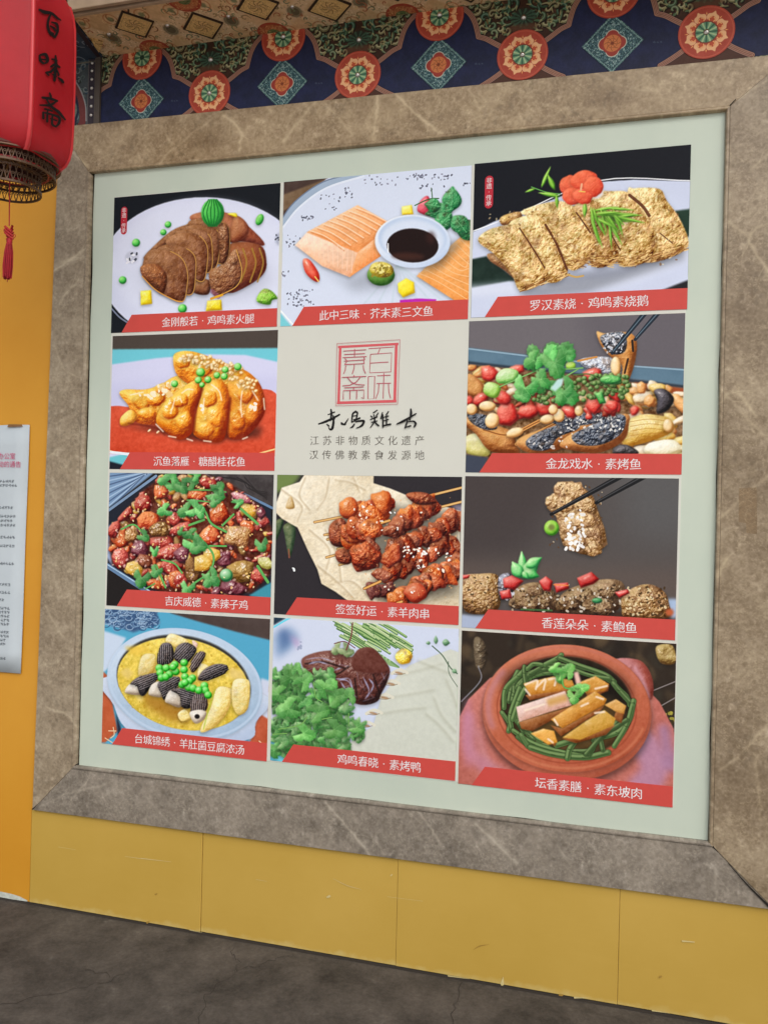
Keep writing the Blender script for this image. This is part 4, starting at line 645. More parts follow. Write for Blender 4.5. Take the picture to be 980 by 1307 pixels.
def plain(name, rgb, rough=.5, spec=.3, metal=0, var=.12, sc=30):
    m, t, b = newmat(name, rough, spec); c = lin(*rgb); noisecol(t, b, (tuple(k * (1 - var) for k in c), tuple(k * (1 + var) for k in c)), sc, 5); b.inputs['Metallic'].default_value = metal
    return m
def imgmat(name, arr, rough=.5, spec=.12, ext='REPEAT', bumpst=0):
    h, w = arr.shape[:2]; im = bpy.data.images.new(name, w, h, alpha=False)
    a = np.ones((h, w, 4), np.float32); a[..., :3] = arr[::-1] / 255.0; im.pixels.foreach_set(a.ravel()); im.update(); im.pack()
    m, t, b = newmat(name, rough, spec); n = N(t, 'ShaderNodeTexImage'); n.image = im; n.extension = ext; n.interpolation = 'Cubic'
    t.links.new(n.outputs[0], b.inputs['Base Color'])
    if bumpst: bump(t, b, n.outputs[0], bumpst, .001)
    return m

# brush strokes: each stroke is (points, widths) in sketch units, mapped to the wall by fn
def strokes_mesh(name, strokes, fn, k=5, caps=True, lift=(0, -.00012, 0)):
    V, F = [], []
    for si, (pts, wd) in enumerate(strokes):
        p = np.asarray(pts, float)
        q = opensmooth(p, k) if len(p) > 2 and k > 1 else p
        w = np.interp(np.linspace(0, 1, len(q)), np.linspace(0, 1, len(wd)), wd) / 2 if np.ndim(wd) else np.full(len(q), wd / 2)
        d = np.gradient(q, axis=0); d /= np.hypot(d[:, 0], d[:, 1])[:, None] + 1e-9
        if caps: q = np.vstack([q[0] - d[0] * w[0] * .7, q, q[-1] + d[-1] * w[-1] * .7]); w = np.r_[w[0] * .35, w, w[-1] * .25]; d = np.vstack([d[0], d, d[-1]])
        nrm = np.stack([-d[:, 1], d[:, 0]], 1); b0 = len(V)
        for a, b in zip(q + nrm * w[:, None], q - nrm * w[:, None]): V += [tuple(c + l * si for c, l in zip(q_, lift)) for q_ in (fn(*a), fn(*b))]
        F += [(b0 + 2 * i, b0 + 2 * i + 1, b0 + 2 * i + 3, b0 + 2 * i + 2) for i in range(len(q) - 1)]
    return mesh(name, V, F)
def quadmap(src, dst):
    H = hom(src, dst)
    def f(x, y):
        q = H @ np.array([x, y, 1.0]); return q[0] / q[2], q[1] / q[2]
    return f

_gc = {}
def glyph(ch, off):
    if (ch, off) in _gc: return _gc[ch, off]
    cu = bpy.data.curves.new('g', 'FONT'); cu.body = ch; cu.size = 1; cu.offset = off; cu.resolution_u = 3
    ob = bpy.data.objects.new('g', cu); me = ob.to_mesh()
    v = np.array([x.co[:2] for x in me.vertices]) if len(me.vertices) else np.zeros((0, 2)); f = [tuple(p.vertices) for p in me.polygons]
    ob.to_mesh_clear(); bpy.data.objects.remove(ob); bpy.data.curves.remove(cu)
    _gc[ch, off] = (v, f); return v, f
def text(name, s, cx, cz, size, pitch, y, mat, parent, off=-.008, shear=.07, vertical=False, wid=1.0, nib=0):
    V, F = [], []
    n = len(s)
    for i, ch in enumerate(s):
        v, f = glyph(ch, off)
        if not len(v): continue
        dx, dz = ((i - (n - 1) / 2) * pitch, 0) if not vertical else (0, ((n - 1) / 2 - i) * pitch)
        mx, mz = (.5, .36) if ord(ch) > 0x2e80 or ch == '·' else ((v[:, 0].max() + v[:, 0].min()) / 2, .36)
        if ch == '·': mx = (v[:, 0].max() + v[:, 0].min()) / 2; mz = (v[:, 1].max() + v[:, 1].min()) / 2
        for q_ in range(3 if nib else 1):
            b0 = len(V); o_ = (q_ - 1) * nib if nib else 0
            for a, b in v:
                a, b = (a - mx) * wid + o_, b - mz - o_ * .45; b += a * shear; a -= b * .02
                V.append((cx + dx + a * size, y - .00008 * q_, cz + dz + b * size))
            F += [tuple(b0 + k for k in q) for q in f]
    return link(name, mesh(name, V, F), mat, parent)

# ---------------------------------------------------------------- materials
def marble(name, base, dark, vein, rot, seed):
    m, t, b = newmat(name, .32, .4); L = t.links
    tc = N(t, 'ShaderNodeTexCoord'); mp = N(t, 'ShaderNodeMapping'); mp.inputs['Location'].default_value = (seed * 3.1, seed * 1.7, seed * 2.3); mp.inputs['Rotation'].default_value = (0, rot, 0); L.new(tc.outputs['Object'], mp.inputs[0])
    n1 = N(t, 'ShaderNodeTexNoise', Scale=5.0, Detail=9, Roughness=.62, Distortion=.6); L.new(mp.outputs[0], n1.inputs['Vector'])
    r1 = N(t, 'ShaderNodeValToRGB'); e = r1.color_ramp.elements; e[0].position = .33; e[0].color = (*lin(*dark), 1); e[1].position = .68; e[1].color = (*lin(*base), 1); L.new(n1.outputs[0], r1.inputs[0])
    n2 = N(t, 'ShaderNodeTexNoise', Scale=70.0, Detail=8, Roughness=.75, Distortion=1.2); L.new(mp.outputs[0], n2.inputs['Vector'])
    mot = N(t, 'ShaderNodeMix', data_type='RGBA', blend_type='OVERLAY'); mot.inputs[0].default_value = .5; L.new(r1.outputs[0], mot.inputs[6])
    rm = N(t, 'ShaderNodeValToRGB'); rm.color_ramp.elements[0].position = .36; rm.color_ramp.elements[1].position = .66; rm.color_ramp.elements[0].color = (.27, .26, .25, 1); rm.color_ramp.elements[1].color = (.72, .70, .66, 1); L.new(n2.outputs[0], rm.inputs[0]); L.new(rm.outputs[0], mot.inputs[7])
    cur = mot.outputs[2]
    # pale veins: thin level lines of distorted noise, a fine net, then a few long streaks
    for sc, wdt, amt, dist, stretch, ang, msc, lo, hi in ((34, .030, .30, 1.4, (1, 1, 1), 0, 3.0, .42, .62), (17, .014, .34, 1.0, (1, 1, .8), .7, 2.2, .45, .6), (5.5, .0060, .60, .5, (1, 1, .32), .62, 2.2, .48, .60), (7.1, .0060, .50, .6, (1, 1, .4), -.75, 2.3, .5, .62), (60, .05, .35, .8, (1, 1, 1), .3, 5, .4, .6)):
        mp2 = N(t, 'ShaderNodeMapping'); mp2.inputs['Scale'].default_value = stretch; mp2.inputs['Rotation'].default_value = (0, ang, 0); L.new(mp.outputs[0], mp2.inputs[0])
        nn_ = N(t, 'ShaderNodeTexNoise', Scale=sc, Detail=5.0 if sc > 10 else 2.5, Roughness=.5, Distortion=dist); L.new(mp2.outputs[0], nn_.inputs['Vector'])
        s1 = N(t, 'ShaderNodeMath', operation='SUBTRACT'); s1.inputs[1].default_value = .5; L.new(nn_.outputs[0], s1.inputs[0]); s2 = N(t, 'ShaderNodeMath', operation='ABSOLUTE'); L.new(s1.outputs[0], s2.inputs[0])
        rr = N(t, 'ShaderNodeMapRange', interpolation_type='SMOOTHSTEP'); rr.inputs['From Min'].default_value = 0; rr.inputs['From Max'].default_value = wdt; rr.inputs['To Min'].default_value = 1; rr.inputs['To Max'].default_value = 0; L.new(s2.outputs[0], rr.inputs['Value'])
        mk = N(t, 'ShaderNodeTexNoise', Scale=msc, Detail=3.0); L.new(mp2.outputs[0], mk.inputs['Vector'])
        mr = N(t, 'ShaderNodeMapRange'); mr.inputs['From Min'].default_value = lo; mr.inputs['From Max'].default_value = hi; L.new(mk.outputs[0], mr.inputs['Value'])
        mu = N(t, 'ShaderNodeMath', operation='MULTIPLY'); L.new(rr.outputs[0], mu.inputs[0]); L.new(mr.outputs[0], mu.inputs[1])
        mu2 = N(t, 'ShaderNodeMath', operation='MULTIPLY'); L.new(mu.outputs[0], mu2.inputs[0]); mu2.inputs[1].default_value = amt
        mx = N(t, 'ShaderNodeMix', data_type='RGBA'); L.new(mu2.outputs[0], mx.inputs[0]); L.new(cur, mx.inputs[6]); mx.inputs[7].default_value = (*lin(*vein), 1); cur = mx.outputs[2]
    L.new(cur, b.inputs['Base Color']); bump(t, b, n2.outputs[0], .06, .0006)
    return m
VEINS = [([(0.965, 0.522), (1.039, 0.455), (1.127, 0.364)], 3, 0.9), ([(1.136, 0.425), (1.178, 0.371)], 1.5, 0.7), ([(1.288, 0.527), (1.334, 0.476), (1.364, 0.431)], 2, 0.8), ([(1.477, 0.509), (1.539, 0.462), (1.612, 0.404)], 3.5, 0.9), ([(1.254, 0.525), (1.323, 0.393)], 1, 0.5), ([(2.195, 0.467), (2.204, 0.365)], 1.5, 0.7), ([(-0.132, 0.746), (-0.044, 0.724), (0.001, 0.679)], 2, 0.9), ([(-0.159, 0.371), (-0.025, 0.439), (0.122, 0.487)], 2, 0.6), ([(-0.021, 0.414), (0.043, 0.487)], 1.5, 0.7), ([(1.71, 0.518), (1.784, 0.405)], 1.5, 0.5), ([(0.725, 0.503), (0.786, 0.402)], 1.2, 0.5), ([(0.268, 0.478), (0.381, 0.379)], 1.2, 0.5), ([(-0.164, 2.375), (-0.09, 2.415), (-0.021, 2.457)], 3, 1), ([(-0.172, 2.393), (-0.084, 2.417), (-0.023, 2.42)], 1.5, 0.7), ([(-0.151, 2.404), (-0.021, 2.443)], 1, 0.6), ([(-0.126, 2.256), (-0.081, 2.312), (-0.044, 2.339)], 2, 0.8), ([(-0.103, 2.832), (-0.013, 2.756)], 3, 0.9), ([(-0.109, 2.688), (-0.056, 2.62)], 1, 0.5), ([(-0.171, 1.678), (-0.104, 1.716)], 1.8, 0.7), ([(-0.158, 1.587), (-0.118, 1.517), (-0.076, 1.459)], 1.8, 0.7), ([(-0.054, 1.41), (-0.03, 1.292)], 1.5, 0.6), ([(-0.154, 1.126), (-0.118, 1.072), (-0.072, 1.01)], 1.8, 0.7), ([(-0.168, 0.899), (-0.087, 0.919)], 1.2, 0.6), ([(-0.142, 2.104), (-0.099, 2.014), (-0.044, 1.984)], 1.2, 0.6), ([(-0.117, 1.927), (-0.036, 1.94)], 1, 0.5), ([(1.091, 2.912), (1.088, 2.841), (1.079, 2.766)], 2.5, 1), ([(1.14, 2.914), (1.222, 2.827), (1.311, 2.753)], 3, 0.9), ([(1.195, 2.874), (1.263, 2.784)], 1.2, 0.6), ([(0.872, 2.91), (0.822, 2.856), (0.757, 2.781)], 4, 0.6), ([(0.903, 2.895), (0.964, 2.828), (1.013, 2.764)], 2, 0.7), ([(1.398, 2.885), (1.42, 2.849), (1.436, 2.82)], 2, 0.7), ([(0.529, 2.894), (0.584, 2.847), (0.598, 2.81), (0.59, 2.761)], 2.5, 0.9), ([(0.285, 2.883), (0.328, 2.808)], 1.5, 0.6), ([(0.481, 2.886), (0.313, 2.781), (0.283, 2.742)], 1.5, 0.6), ([(1.53, 2.888), (1.655, 2.806), (1.8, 2.778)], 1.2, 0.5), ([(1.938, 2.872), (2.03, 2.802)], 1.2, 0.5), ([(2.212, 2.765), (2.246, 2.789), (2.289, 2.812)], 2, 0.7), ([(1.797, 2.896), (1.892, 2.836), (1.985, 2.816)], 1.2, 0.5), ([(2.311, 2.394), (2.25, 2.345), (2.314, 2.232)], 2.2, 0.9), ([(2.19, 2.403), (2.241, 2.355)], 3, 0.6), ([(2.25, 2.345), (2.227, 2.288)], 1.2, 0.6), ([(2.252, 2.55), (2.306, 2.604)], 1.8, 0.8), ([(2.184, 1.856), (2.218, 1.89), (2.28, 1.815)], 1.6, 0.8), ([(2.222, 1.904), (2.283, 1.813)], 1.4, 0.7), ([(2.179, 1.903), (2.25, 1.82), (2.316, 1.746)], 1.5, 0.7), ([(2.181, 1.508), (2.256, 1.582), (2.327, 1.648)], 1.8, 0.7), ([(2.204, 0.758), (2.272, 0.832), (2.334, 0.91)], 1.6, 0.7), ([(2.298, 0.819), (2.308, 0.732), (2.319, 0.629)], 1.6, 0.6), ([(2.17, 1.022), (2.244, 1.098)], 1.2, 0.5), ([(2.19, 2.079), (2.267, 2.03), (2.318, 2.051)], 1.2, 0.5), ([(2.228, 1.236), (2.335, 1.265)], 1.2, 0.5), ([(2.185, 1.34), (2.208, 1.394)], 5, 0.7)]

def marble_print(name, x0, x1, z0, z1, cols, vein, seed):
    """numpy marble for one slab: cloudy ground, dark flecks, fine pale net and long veins"""
    k = 560; w, h = int((x1 - x0) * k), int((z1 - z0) * k); r = np.random.default_rng(seed)
    def fld(f, sc=1.0):
        oy, ox = r.integers(0, 768, 2); n = NZ[f]; yy = ((np.arange(h) * sc).astype(int) + oy) % 768; xx = ((np.arange(w) * sc).astype(int) + ox) % 768; return n[np.ix_(yy, xx)]
    s = Pic(w, h, bg=(0, 0, 0)); c0, c1 = (np.array(c, np.float32) for c in cols)
    t_ = np.clip(.58 + .36 * fld(0) + .26 * fld(1) + .16 * fld(2), 0, 1)[..., None]; s.img = c0 + (c1 - c0) * t_
    for f, wd, am in ((1, .05, .42), (2, .10, .42), (1, .035, .40), (2, .12, .34), (2, .08, .34)):        # level lines of the noise make the net
        q = fld(f) + .35 * fld(2); m = np.clip(1 - np.abs(q) / wd, 0, 1) * np.clip(.5 + 1.6 * fld(0), 0, 1) * am; s.img += m[..., None] * (np.array(vein) - s.img)
    s.img *= (1 - .10 * np.clip(fld(2) * 1.6 - .45, 0, 1) * np.clip(.4 + fld(0), 0, 1))[..., None]; s.img += 9 * fld(3)[..., None]; s.img += (16 * np.clip(fld(2) * 1.5 - .2, 0, 1) * np.clip(.5 + fld(1), 0, 1))[..., None]
    for pts, wv, st_ in VEINS:
        p_ = [((x - x0) * k, (z1 - z) * k) for x, z in pts]
        if max(q[0] for q in p_) < 0 or min(q[0] for q in p_) > w or max(q[1] for q in p_) < 0 or min(q[1] for q in p_) > h: continue
        q = opensmooth(p_, 8) if len(p_) > 2 else np.linspace(p_[0], p_[1], 9); q = q + r.normal(0, 1.0, q.shape); W_ = wv * 1.3 * r.uniform(.4, 1.2, len(q))
        s.line(q, W_ * 2.4, vein, .28 * st_, 2, sm=False); s.line(q, W_ * 1.0, vein, .62 * st_, 1, sm=False)
        for _ in range(2): i = r.integers(0, len(q) - 1); d_ = (q[-1] - q[0]) / (np.hypot(*(q[-1] - q[0])) + 1e-6); an = r.uniform(.3, .7) * r.choice([-1, 1]); e = q[i] + 34 * np.array([d_[0] * math.cos(an) - d_[1] * math.sin(an), d_[0] * math.sin(an) + d_[1] * math.cos(an)]); s.line([q[i], (q[i] + e) / 2 + r.normal(0, 2, 2), e], [1.8, 1, .6], vein, .4 * st_)
    m_ = imgmat(name, np.clip(s.img, 0, 255), .30, .38, 'EXTEND'); m_['uvbox'] = (x0, x1, z0, z1); return m_
def uvb(m_):
    x0, x1, z0, z1 = m_['uvbox']; return lambda x, z: ((x - x0) / (x1 - x0), (z - z0) / (z1 - z0))
M_top = marble_print('marble_top', -.20, 2.38, 2.72, 2.94, ((122, 100, 73), (166, 144, 112)), (208, 188, 154), 31)
M_left = marble_print('marble_left', -.20, .01, .34, 2.94, ((122, 106, 86), (160, 144, 121)), (202, 186, 158), 32)
M_right = marble_print('marble_right', 2.17, 2.38, .34, 2.94, ((116, 98, 76), (156, 138, 113)), (198, 180, 148), 33)
M_bot = marble_print('marble_bottom', -.20, 2.38, .34, .56, ((110, 101, 90), (149, 138, 124)), (194, 183, 165), 34)
M_stain = marble('marble_stained', (136, 114, 86), (106, 84, 60), (172, 152, 120), 2.3, 5)
M_gap = plain('joint_shadow', (38, 32, 27), .8)
M_yel, t, b = newmat('yellow_panel_paint', .38, .3)
tc, n, r = noisecol(t, b, (lin(188, 152, 66), lin(198, 162, 78)), 1.6, 6, .6)
bump(t, b, n.outputs[0], .05, .001)
n9 = N(t, 'ShaderNodeTexNoise', Scale=3.0, Detail=8, Roughness=.7); L = t.links
mp = N(t, 'ShaderNodeMapping'); mp.inputs['Scale'].default_value = (1, 1, 9); L.new(tc.outputs['Object'], mp.inputs[0]); L.new(mp.outputs[0], n9.inputs['Vector'])
rs = N(t, 'ShaderNodeValToRGB'); rs.color_ramp.elements[0].position = .55; rs.color_ramp.elements[1].position = .8; L.new(n9.outputs[0], rs.inputs[0])
mx = N(t, 'ShaderNodeMix', data_type='RGBA'); mu = N(t, 'ShaderNodeMath', operation='MULTIPLY'); mu.inputs[1].default_value = .25; L.new(rs.outputs[0], mu.inputs[0]); L.new(mu.outputs[0], mx.inputs[0]); L.new(r.outputs[0], mx.inputs[6]); mx.inputs[7].default_value = (*lin(206, 168, 84), 1); L.new(mx.outputs[2], b.inputs['Base Color'])
# splashed pale dirt along the foot of the panels
sx = N(t, 'ShaderNodeSeparateXYZ'); L.new(tc.outputs['Object'], sx.inputs[0]); nf = N(t, 'ShaderNodeTexNoise', Scale=22.0, Detail=6); L.new(tc.outputs['Object'], nf.inputs['Vector'])
ma = N(t, 'ShaderNodeMath', operation='MULTIPLY_ADD'); L.new(nf.outputs[0], ma.inputs[0]); ma.inputs[1].default_value = -.05; L.new(sx.outputs['Z'], ma.inputs[2])
mr = N(t, 'ShaderNodeMapRange'); mr.inputs['From Min'].default_value = -.022; mr.inputs['From Max'].default_value = -.004; mr.inputs['To Min'].default_value = .45; mr.inputs['To Max'].default_value = 0; L.new(ma.outputs[0], mr.inputs['Value'])
mx2 = N(t, 'ShaderNodeMix', data_type='RGBA'); L.new(mr.outputs[0], mx2.inputs[0]); L.new(mx.outputs[2], mx2.inputs[6]); mx2.inputs[7].default_value = (*lin(214, 196, 130), 1); L.new(mx2.outputs[2], b.inputs['Base Color'])
M_yel_tall, t, b = newmat('yellow_panel_paint_tall', .38, .3); L = t.links
tc, n, r = noisecol(t, b, (lin(204, 140, 40), lin(214, 154, 52)), 1.3, 6, .6); bump(t, b, n.outputs[0], .05, .001)
M_chip = plain('scuff_bare_primer', (206, 188, 130), .7)
M_lime = plain('lime_bloom', (196, 200, 190), .9, var=.2, sc=60)
M_red = plain('caption_red', (204, 76, 68), .5, .2, var=.03); M_badge = plain('badge_red', (190, 40, 56), .5, .2, var=.03)
M_white = plain('caption_white', (234, 226, 226), .5, .2, var=.02); M_ink = plain('ink_black', (26, 24, 24), .5, .2, var=.1); M_grey = plain('ink_grey', (104, 98, 90), .5, .2, var=.05)
M_seal = plain('seal_red', (212, 92, 98), .5, .2, var=.03); M_seal2 = plain('seal_line', (186, 92, 104), .5, .2, var=.05)
M_back, t, b = newmat('poster_vinyl_celadon', .42, .3)
tc, n, r = noisecol(t, b, (lin(186, 197, 182), lin(201, 209, 192)), 2.2, 7, .6, 0, 'Object', (1, 1, .6)); n8 = N(t, 'ShaderNodeTexNoise', Scale=60.0, Detail=3); t.links.new(tc.outputs['Object'], n8.inputs['Vector']); bump(t, b, n8.outputs[0], .04, .0005)
M_mat = plain('poster_pale_grid', (212, 211, 200), .45, .25, var=.015, sc=6)
M_stud = plain('steel_stud', (205, 200, 192), .28, .5, 1.0, .1, 60)

# ---------------------------------------------------------------- ground
M_floor, t, b = newmat('worn_concrete', .78, .3); L = t.links
tc, n, r = noisecol(t, b, (lin(52, 49, 46), lin(100, 94, 88)), 4.5, 15, .74, .2, pos=(.34, .68))
n2 = N(t, 'ShaderNodeTexNoise', Scale=75.0, Detail=10, Roughness=.8); L.new(tc.outputs['Object'], n2.inputs['Vector'])
r2 = N(t, 'ShaderNodeValToRGB'); r2.color_ramp.elements[0].position = .3; r2.color_ramp.elements[0].color = (.25, .24, .23, 1); r2.color_ramp.elements[1].position = .72; r2.color_ramp.elements[1].color = (.68, .67, .66, 1); L.new(n2.outputs[0], r2.inputs[0])
mx = N(t, 'ShaderNodeMix', data_type='RGBA', blend_type='OVERLAY'); mx.inputs[0].default_value = .75; L.new(r.outputs[0], mx.inputs[6]); L.new(r2.outputs[0], mx.inputs[7])
n3 = N(t, 'ShaderNodeTexNoise', Scale=9.0, Detail=9, Roughness=.7); L.new(tc.outputs['Object'], n3.inputs['Vector'])
r3 = N(t, 'ShaderNodeValToRGB'); r3.color_ramp.elements[0].position = .62; r3.color_ramp.elements[1].position = .74; L.new(n3.outputs[0], r3.inputs[0]); mul = N(t, 'ShaderNodeMath', operation='MULTIPLY'); mul.inputs[1].default_value = .35; L.new(r3.outputs[0], mul.inputs[0])
mx3 = N(t, 'ShaderNodeMix', data_type='RGBA'); L.new(mul.outputs[0], mx3.inputs[0]); L.new(mx.outputs[2], mx3.inputs[6]); mx3.inputs[7].default_value = (*lin(140, 134, 126), 1)
vd = N(t, 'ShaderNodeTexVoronoi', Scale=55.0); L.new(tc.outputs['Object'], vd.inputs['Vector']); lt = N(t, 'ShaderNodeMath', operation='LESS_THAN'); lt.inputs[1].default_value = .11; L.new(vd.outputs['Distance'], lt.inputs[0]); ml = N(t, 'ShaderNodeMath', operation='MULTIPLY'); L.new(lt.outputs[0], ml.inputs[0]); L.new(r3.outputs[0], ml.inputs[1])
mx4 = N(t, 'ShaderNodeMix', data_type='RGBA'); L.new(ml.outputs[0], mx4.inputs[0]); L.new(mx3.outputs[2], mx4.inputs[6]); mx4.inputs[7].default_value = (*lin(40, 36, 33), 1)
L.new(mx4.outputs[2], b.inputs['Base Color']); bump(t, b, n2.outputs[0], .5, .003)
floor = link('ground', mesh('ground', [(-400, -800, 0), (400, -800, 0), (400, .3, 0), (-400, .3, 0)], [(0, 1, 2, 3)]), M_floor, kind='structure')
M_crack = plain('crack_dirt', (56, 51, 47), .95)
def fl(x, y): return (x, y, .0015)
rg = np.random.default_rng(5)
def jag(p, n=7, a=.012):
    o = []
    for (x0, y0), (x1, y1) in zip(p, p[1:]):
        for i in range(n): o.append((x0 + (x1 - x0) * i / n + rg.uniform(-a, a), y0 + (y1 - y0) * i / n + rg.uniform(-a, a)))
    return o + [p[-1]]
cracks = [[(.66, -.05), (.72, -.14), (.735, -.19)], [(.86, -.03), (.80, -.12), (.735, -.19)], [(.735, -.19), (.70, -.33), (.74, -.45), (.9, -.62)], [(.40, -.30), (.37, -.36), (.2, -.50), (.05, -.62)], [(1.448, -.003), (1.452, -.12), (1.458, -.3)], [(.37, -.33), (.30, -.31), (.26, -.315)]]
link('crack', strokes_mesh('crack', [(jag(c), (.0008, .0022, .0012, .0024, .0006)) for c in cracks], fl, 1, True, (0, 0, .0002)), M_crack, floor, kind='stuff')
link('gutter_line', mesh('gutter_line', [(-1.4, -.012, .0012), (2.9, -.012, .0012), (2.9, .001, .0012), (-1.4, .001, .0012)], [(0, 1, 2, 3)]), M_crack, floor)

M_bounce = plain('pale_bounce_sheet', (204, 201, 195), .8, .2, 0, .06, 2)
link('bounce_sheet', mesh('bounce', [(-60, -90, .004), (60, -90, .004), (60, -1.45, .004), (-60, -1.45, .004)], [(0, 1, 2, 3)]), M_bounce, kind='structure')  # unseen pale sheet added to bounce light up onto the soffit and wall

# ---------------------------------------------------------------- wall: core and yellow panels
wall = thing('restaurant_wall', 0, 'long restaurant wall faced with flat yellow painted panels', 'wall')
link('wall_core', box(-9, 11, .06, 4.5, -.05, 4.3), plain('render_dark', (60, 52, 44), .8), wall)
xs = [-1.35, -.1995, .5116, 1.2236, 1.9283, 2.64]
link('wall_panel', prism([(-1.35, .004), (-.2008, .004), (-.2008, .357), (-.11, .357), (-.11, 2.93), (-1.35, 2.93)], .002, .055), M_yel_tall, wall)
for i in range(1, 5):
    link('wall_panel', box(xs[i] + (.0008 if i < 3 else .0004), xs[i + 1] - (.0008 if i < 2 else .0004), 0 + (.003, 0, .0015, 0, .001)[i], .055, .004, .3562 if i == 1 else .50, .0014), M_yel, wall)
link('wall_panel', box(2.40, 3.15, .002, .055, .505, 2.93, .0016), M_yel_tall, wall)
link('joint_backing', box(-1.35, 2.64, .056, .0595, .0, 2.9), plain('joint_dirt', (104, 80, 34), .8), wall)
link('lime_stain', strokes_mesh('lime', [([(-1.3, .010), (-.9, .013), (-.5, .014), (-.28, .012), (-.21, .006)], (.018, .026, .024, .02, .005))], lambda x, z: (x, .0012, z), 6), M_lime, wall)
scu = [([(-.078, .228), (-.004, .2275)], (.001, .003, .001)), ([(.203, .2305), (.27, .231)], (.001, .004, .002)), ([(.27, .232), (.39, .236)], (.003, .002, .001)), ([(1.19, .229), (1.311, .232)], (.001, .0035, .001)),
       ([(2.112, .2305), (2.146, .2328)], (.005, .006, .003)), ([(.98, .196), (.99, .202)], (.006, .008)), ([(1.0, .262), (1.05, .246), (1.1, .24)], (.001, .002, .001)), ([(1.2, .30), (1.205, .305)], (.004, .004)), ([(1.575, .006), (1.578, .030)], (.012, .001)), ([(1.80, .004), (1.84, .010)], (.006, .001)), ([(1.40, .003), (1.47, .005)], (.004, .001)), ([(.72, .22), (.76, .219)], (.0015, .001)), ([(.47, .006), (.52, .004)], (.003, .001)), ([(2.03, .006), (2.08, .007)], (.004, .001))]
link('scuff_mark', strokes_mesh('scuff', scu, lambda x, z: (x, -.0012, z), 4), M_chip, wall, kind='stuff')
link('dirt_mark', strokes_mesh('dirt', [([(1.48, .10), (1.50, .115), (1.53, .125)], (.001, .004, .001)), ([(.33, .11), (.338, .114)], (.006, .004)), ([(2.05, .11), (2.055, .114)], (.006, .005)), ([(.30, .004), (.31, .012)], (.008, .002)), ([(1.755, .002), (1.765, .006)], (.01, .004))], lambda x, z: (x, -.0012, z), 4), plain('dirt', (166, 130, 58), .8), wall, kind='stuff')

# ---------------------------------------------------------------- marble frame with mitred slabs and an inner bead
frame = thing('marble_frame', 0, 'wide brown veined marble surround framing the big food menu board', 'frame')
OL, OLT, OR, OB0, OB1, OT0, OT1 = -.186, -.146, 2.362, .357, .367, 2.921, 2.886   # outer edges (bottom and top at the left and right end)
IL, IR, IB, IT = -.020, 2.190, .530, 2.748
YF = -.012
def slab(name, poly, mat, parent=frame, y0=YF, y1=.05, bev=.0008):
    me = prism(poly, y0, y1, uvb(mat)); bm = bmesh.new(); bm.from_mesh(me)
    bmesh.ops.bevel(bm, geom=[e for e in bm.edges if all(abs(v.co.y - y0) < 1e-5 for v in e.verts)], offset=bev, segments=2, affect='EDGES'); bm.to_mesh(me); bm.free()
    return link(name, me, mat, parent)
g = .00025
slab('marble_slab', [(OLT, OT0), (OR, OT1), (IR - g, IT + g), (IL + g, IT + g)], M_top)
slab('marble_slab', [(OL, OB0 + g * 2), (OLT, OT0 - g * 2), (IL, IT - g), (IL, IB + g)], M_left, y0=YF - .0012)
slab('marble_slab', [(OR, OB1 + g * 6), (IR, IB + g * 3), (IR, IT - g * 2), (OR, OT1 - g * 3)], M_right, y0=YF - .0018)
slab('marble_slab', [(OL, OB0), (OR, OB1), (IR - g, IB - g), (IL + g, IB - g)], M_bot)
link('mitre_crack', strokes_mesh('mc', [([(2.234, .487), (2.29, .428), (2.352, .372)], (.0015, .004, .0075)), ([(2.190, .531), (2.205, .517)], (.004, .001)), ([(2.183, 2.742), (2.205, 2.766)], (.004, .002)), ([(-.185, .360), (-.165, .380)], (.004, .001))], lambda x, z: (x, YF - .0028, z), 3), M_gap, frame, kind='stuff')
# bead strips: rounded section, mitred
def bead(p0, p1, n, wd, mat):
    """strip from p0 to p1 on the frame's inner edge; n points inward; cross-section rises then falls"""
    prof = [(0, -.010), (.0008, -.0150), (.003, -.0164), (.007, -.0168), (.010, -.0160), (wd - .001, -.0125), (wd, -.009), (wd, .0)]
    d = np.array(p1, float) - np.array(p0, float); L0 = np.hypot(*d); d /= L0; V = []
    for o, y in prof: V.append((p0[0] + n[0] * o + d[0] * o, y, p0[1] + n[1] * o + d[1] * o))
    for o, y in prof: V.append((p1[0] + n[0] * o - d[0] * o, y, p1[1] + n[1] * o - d[1] * o))
    k = len(prof); F = [(i, i + 1, i + 1 + k, i + k) for i in range(k - 1)]
    me = mesh('bead', V, F, [uvb(mat)(v[0], v[2]) for v in V]); bm = bmesh.new(); bm.from_mesh(me); bmesh.ops.recalc_face_normals(bm, faces=bm.faces[:]); bm.to_mesh(me); bm.free()
    return link('bead_strip', me, mat, frame)
bw = .021
cor = [(IL, IB), (IR, IB), (IR, IT), (IL, IT)]
bead((IL, IB), (IR, IB), (0, 1), .012, M_bot); bead((IR, IB), (IR, IT), (-1, 0), .012, M_right); bead((IR, IT), (IL, IT), (0, -1), .012, M_top); bead((IL, IT), (IL, IB), (1, 0), .018, M_left)
link('tape_stain', prism([(2.238, 1.602), (2.287, 1.606), (2.291, 1.468), (2.262, 1.470), (2.260, 1.50), (2.240, 1.502)], YF - .0021, YF - .0017), M_stain, frame)
link('rebate', prism([(IL - .01, IB - .01), (IR + .01, IB - .01), (IR + .01, IT + .01), (IL - .01, IT + .01)], .006, .05), M_gap, frame)

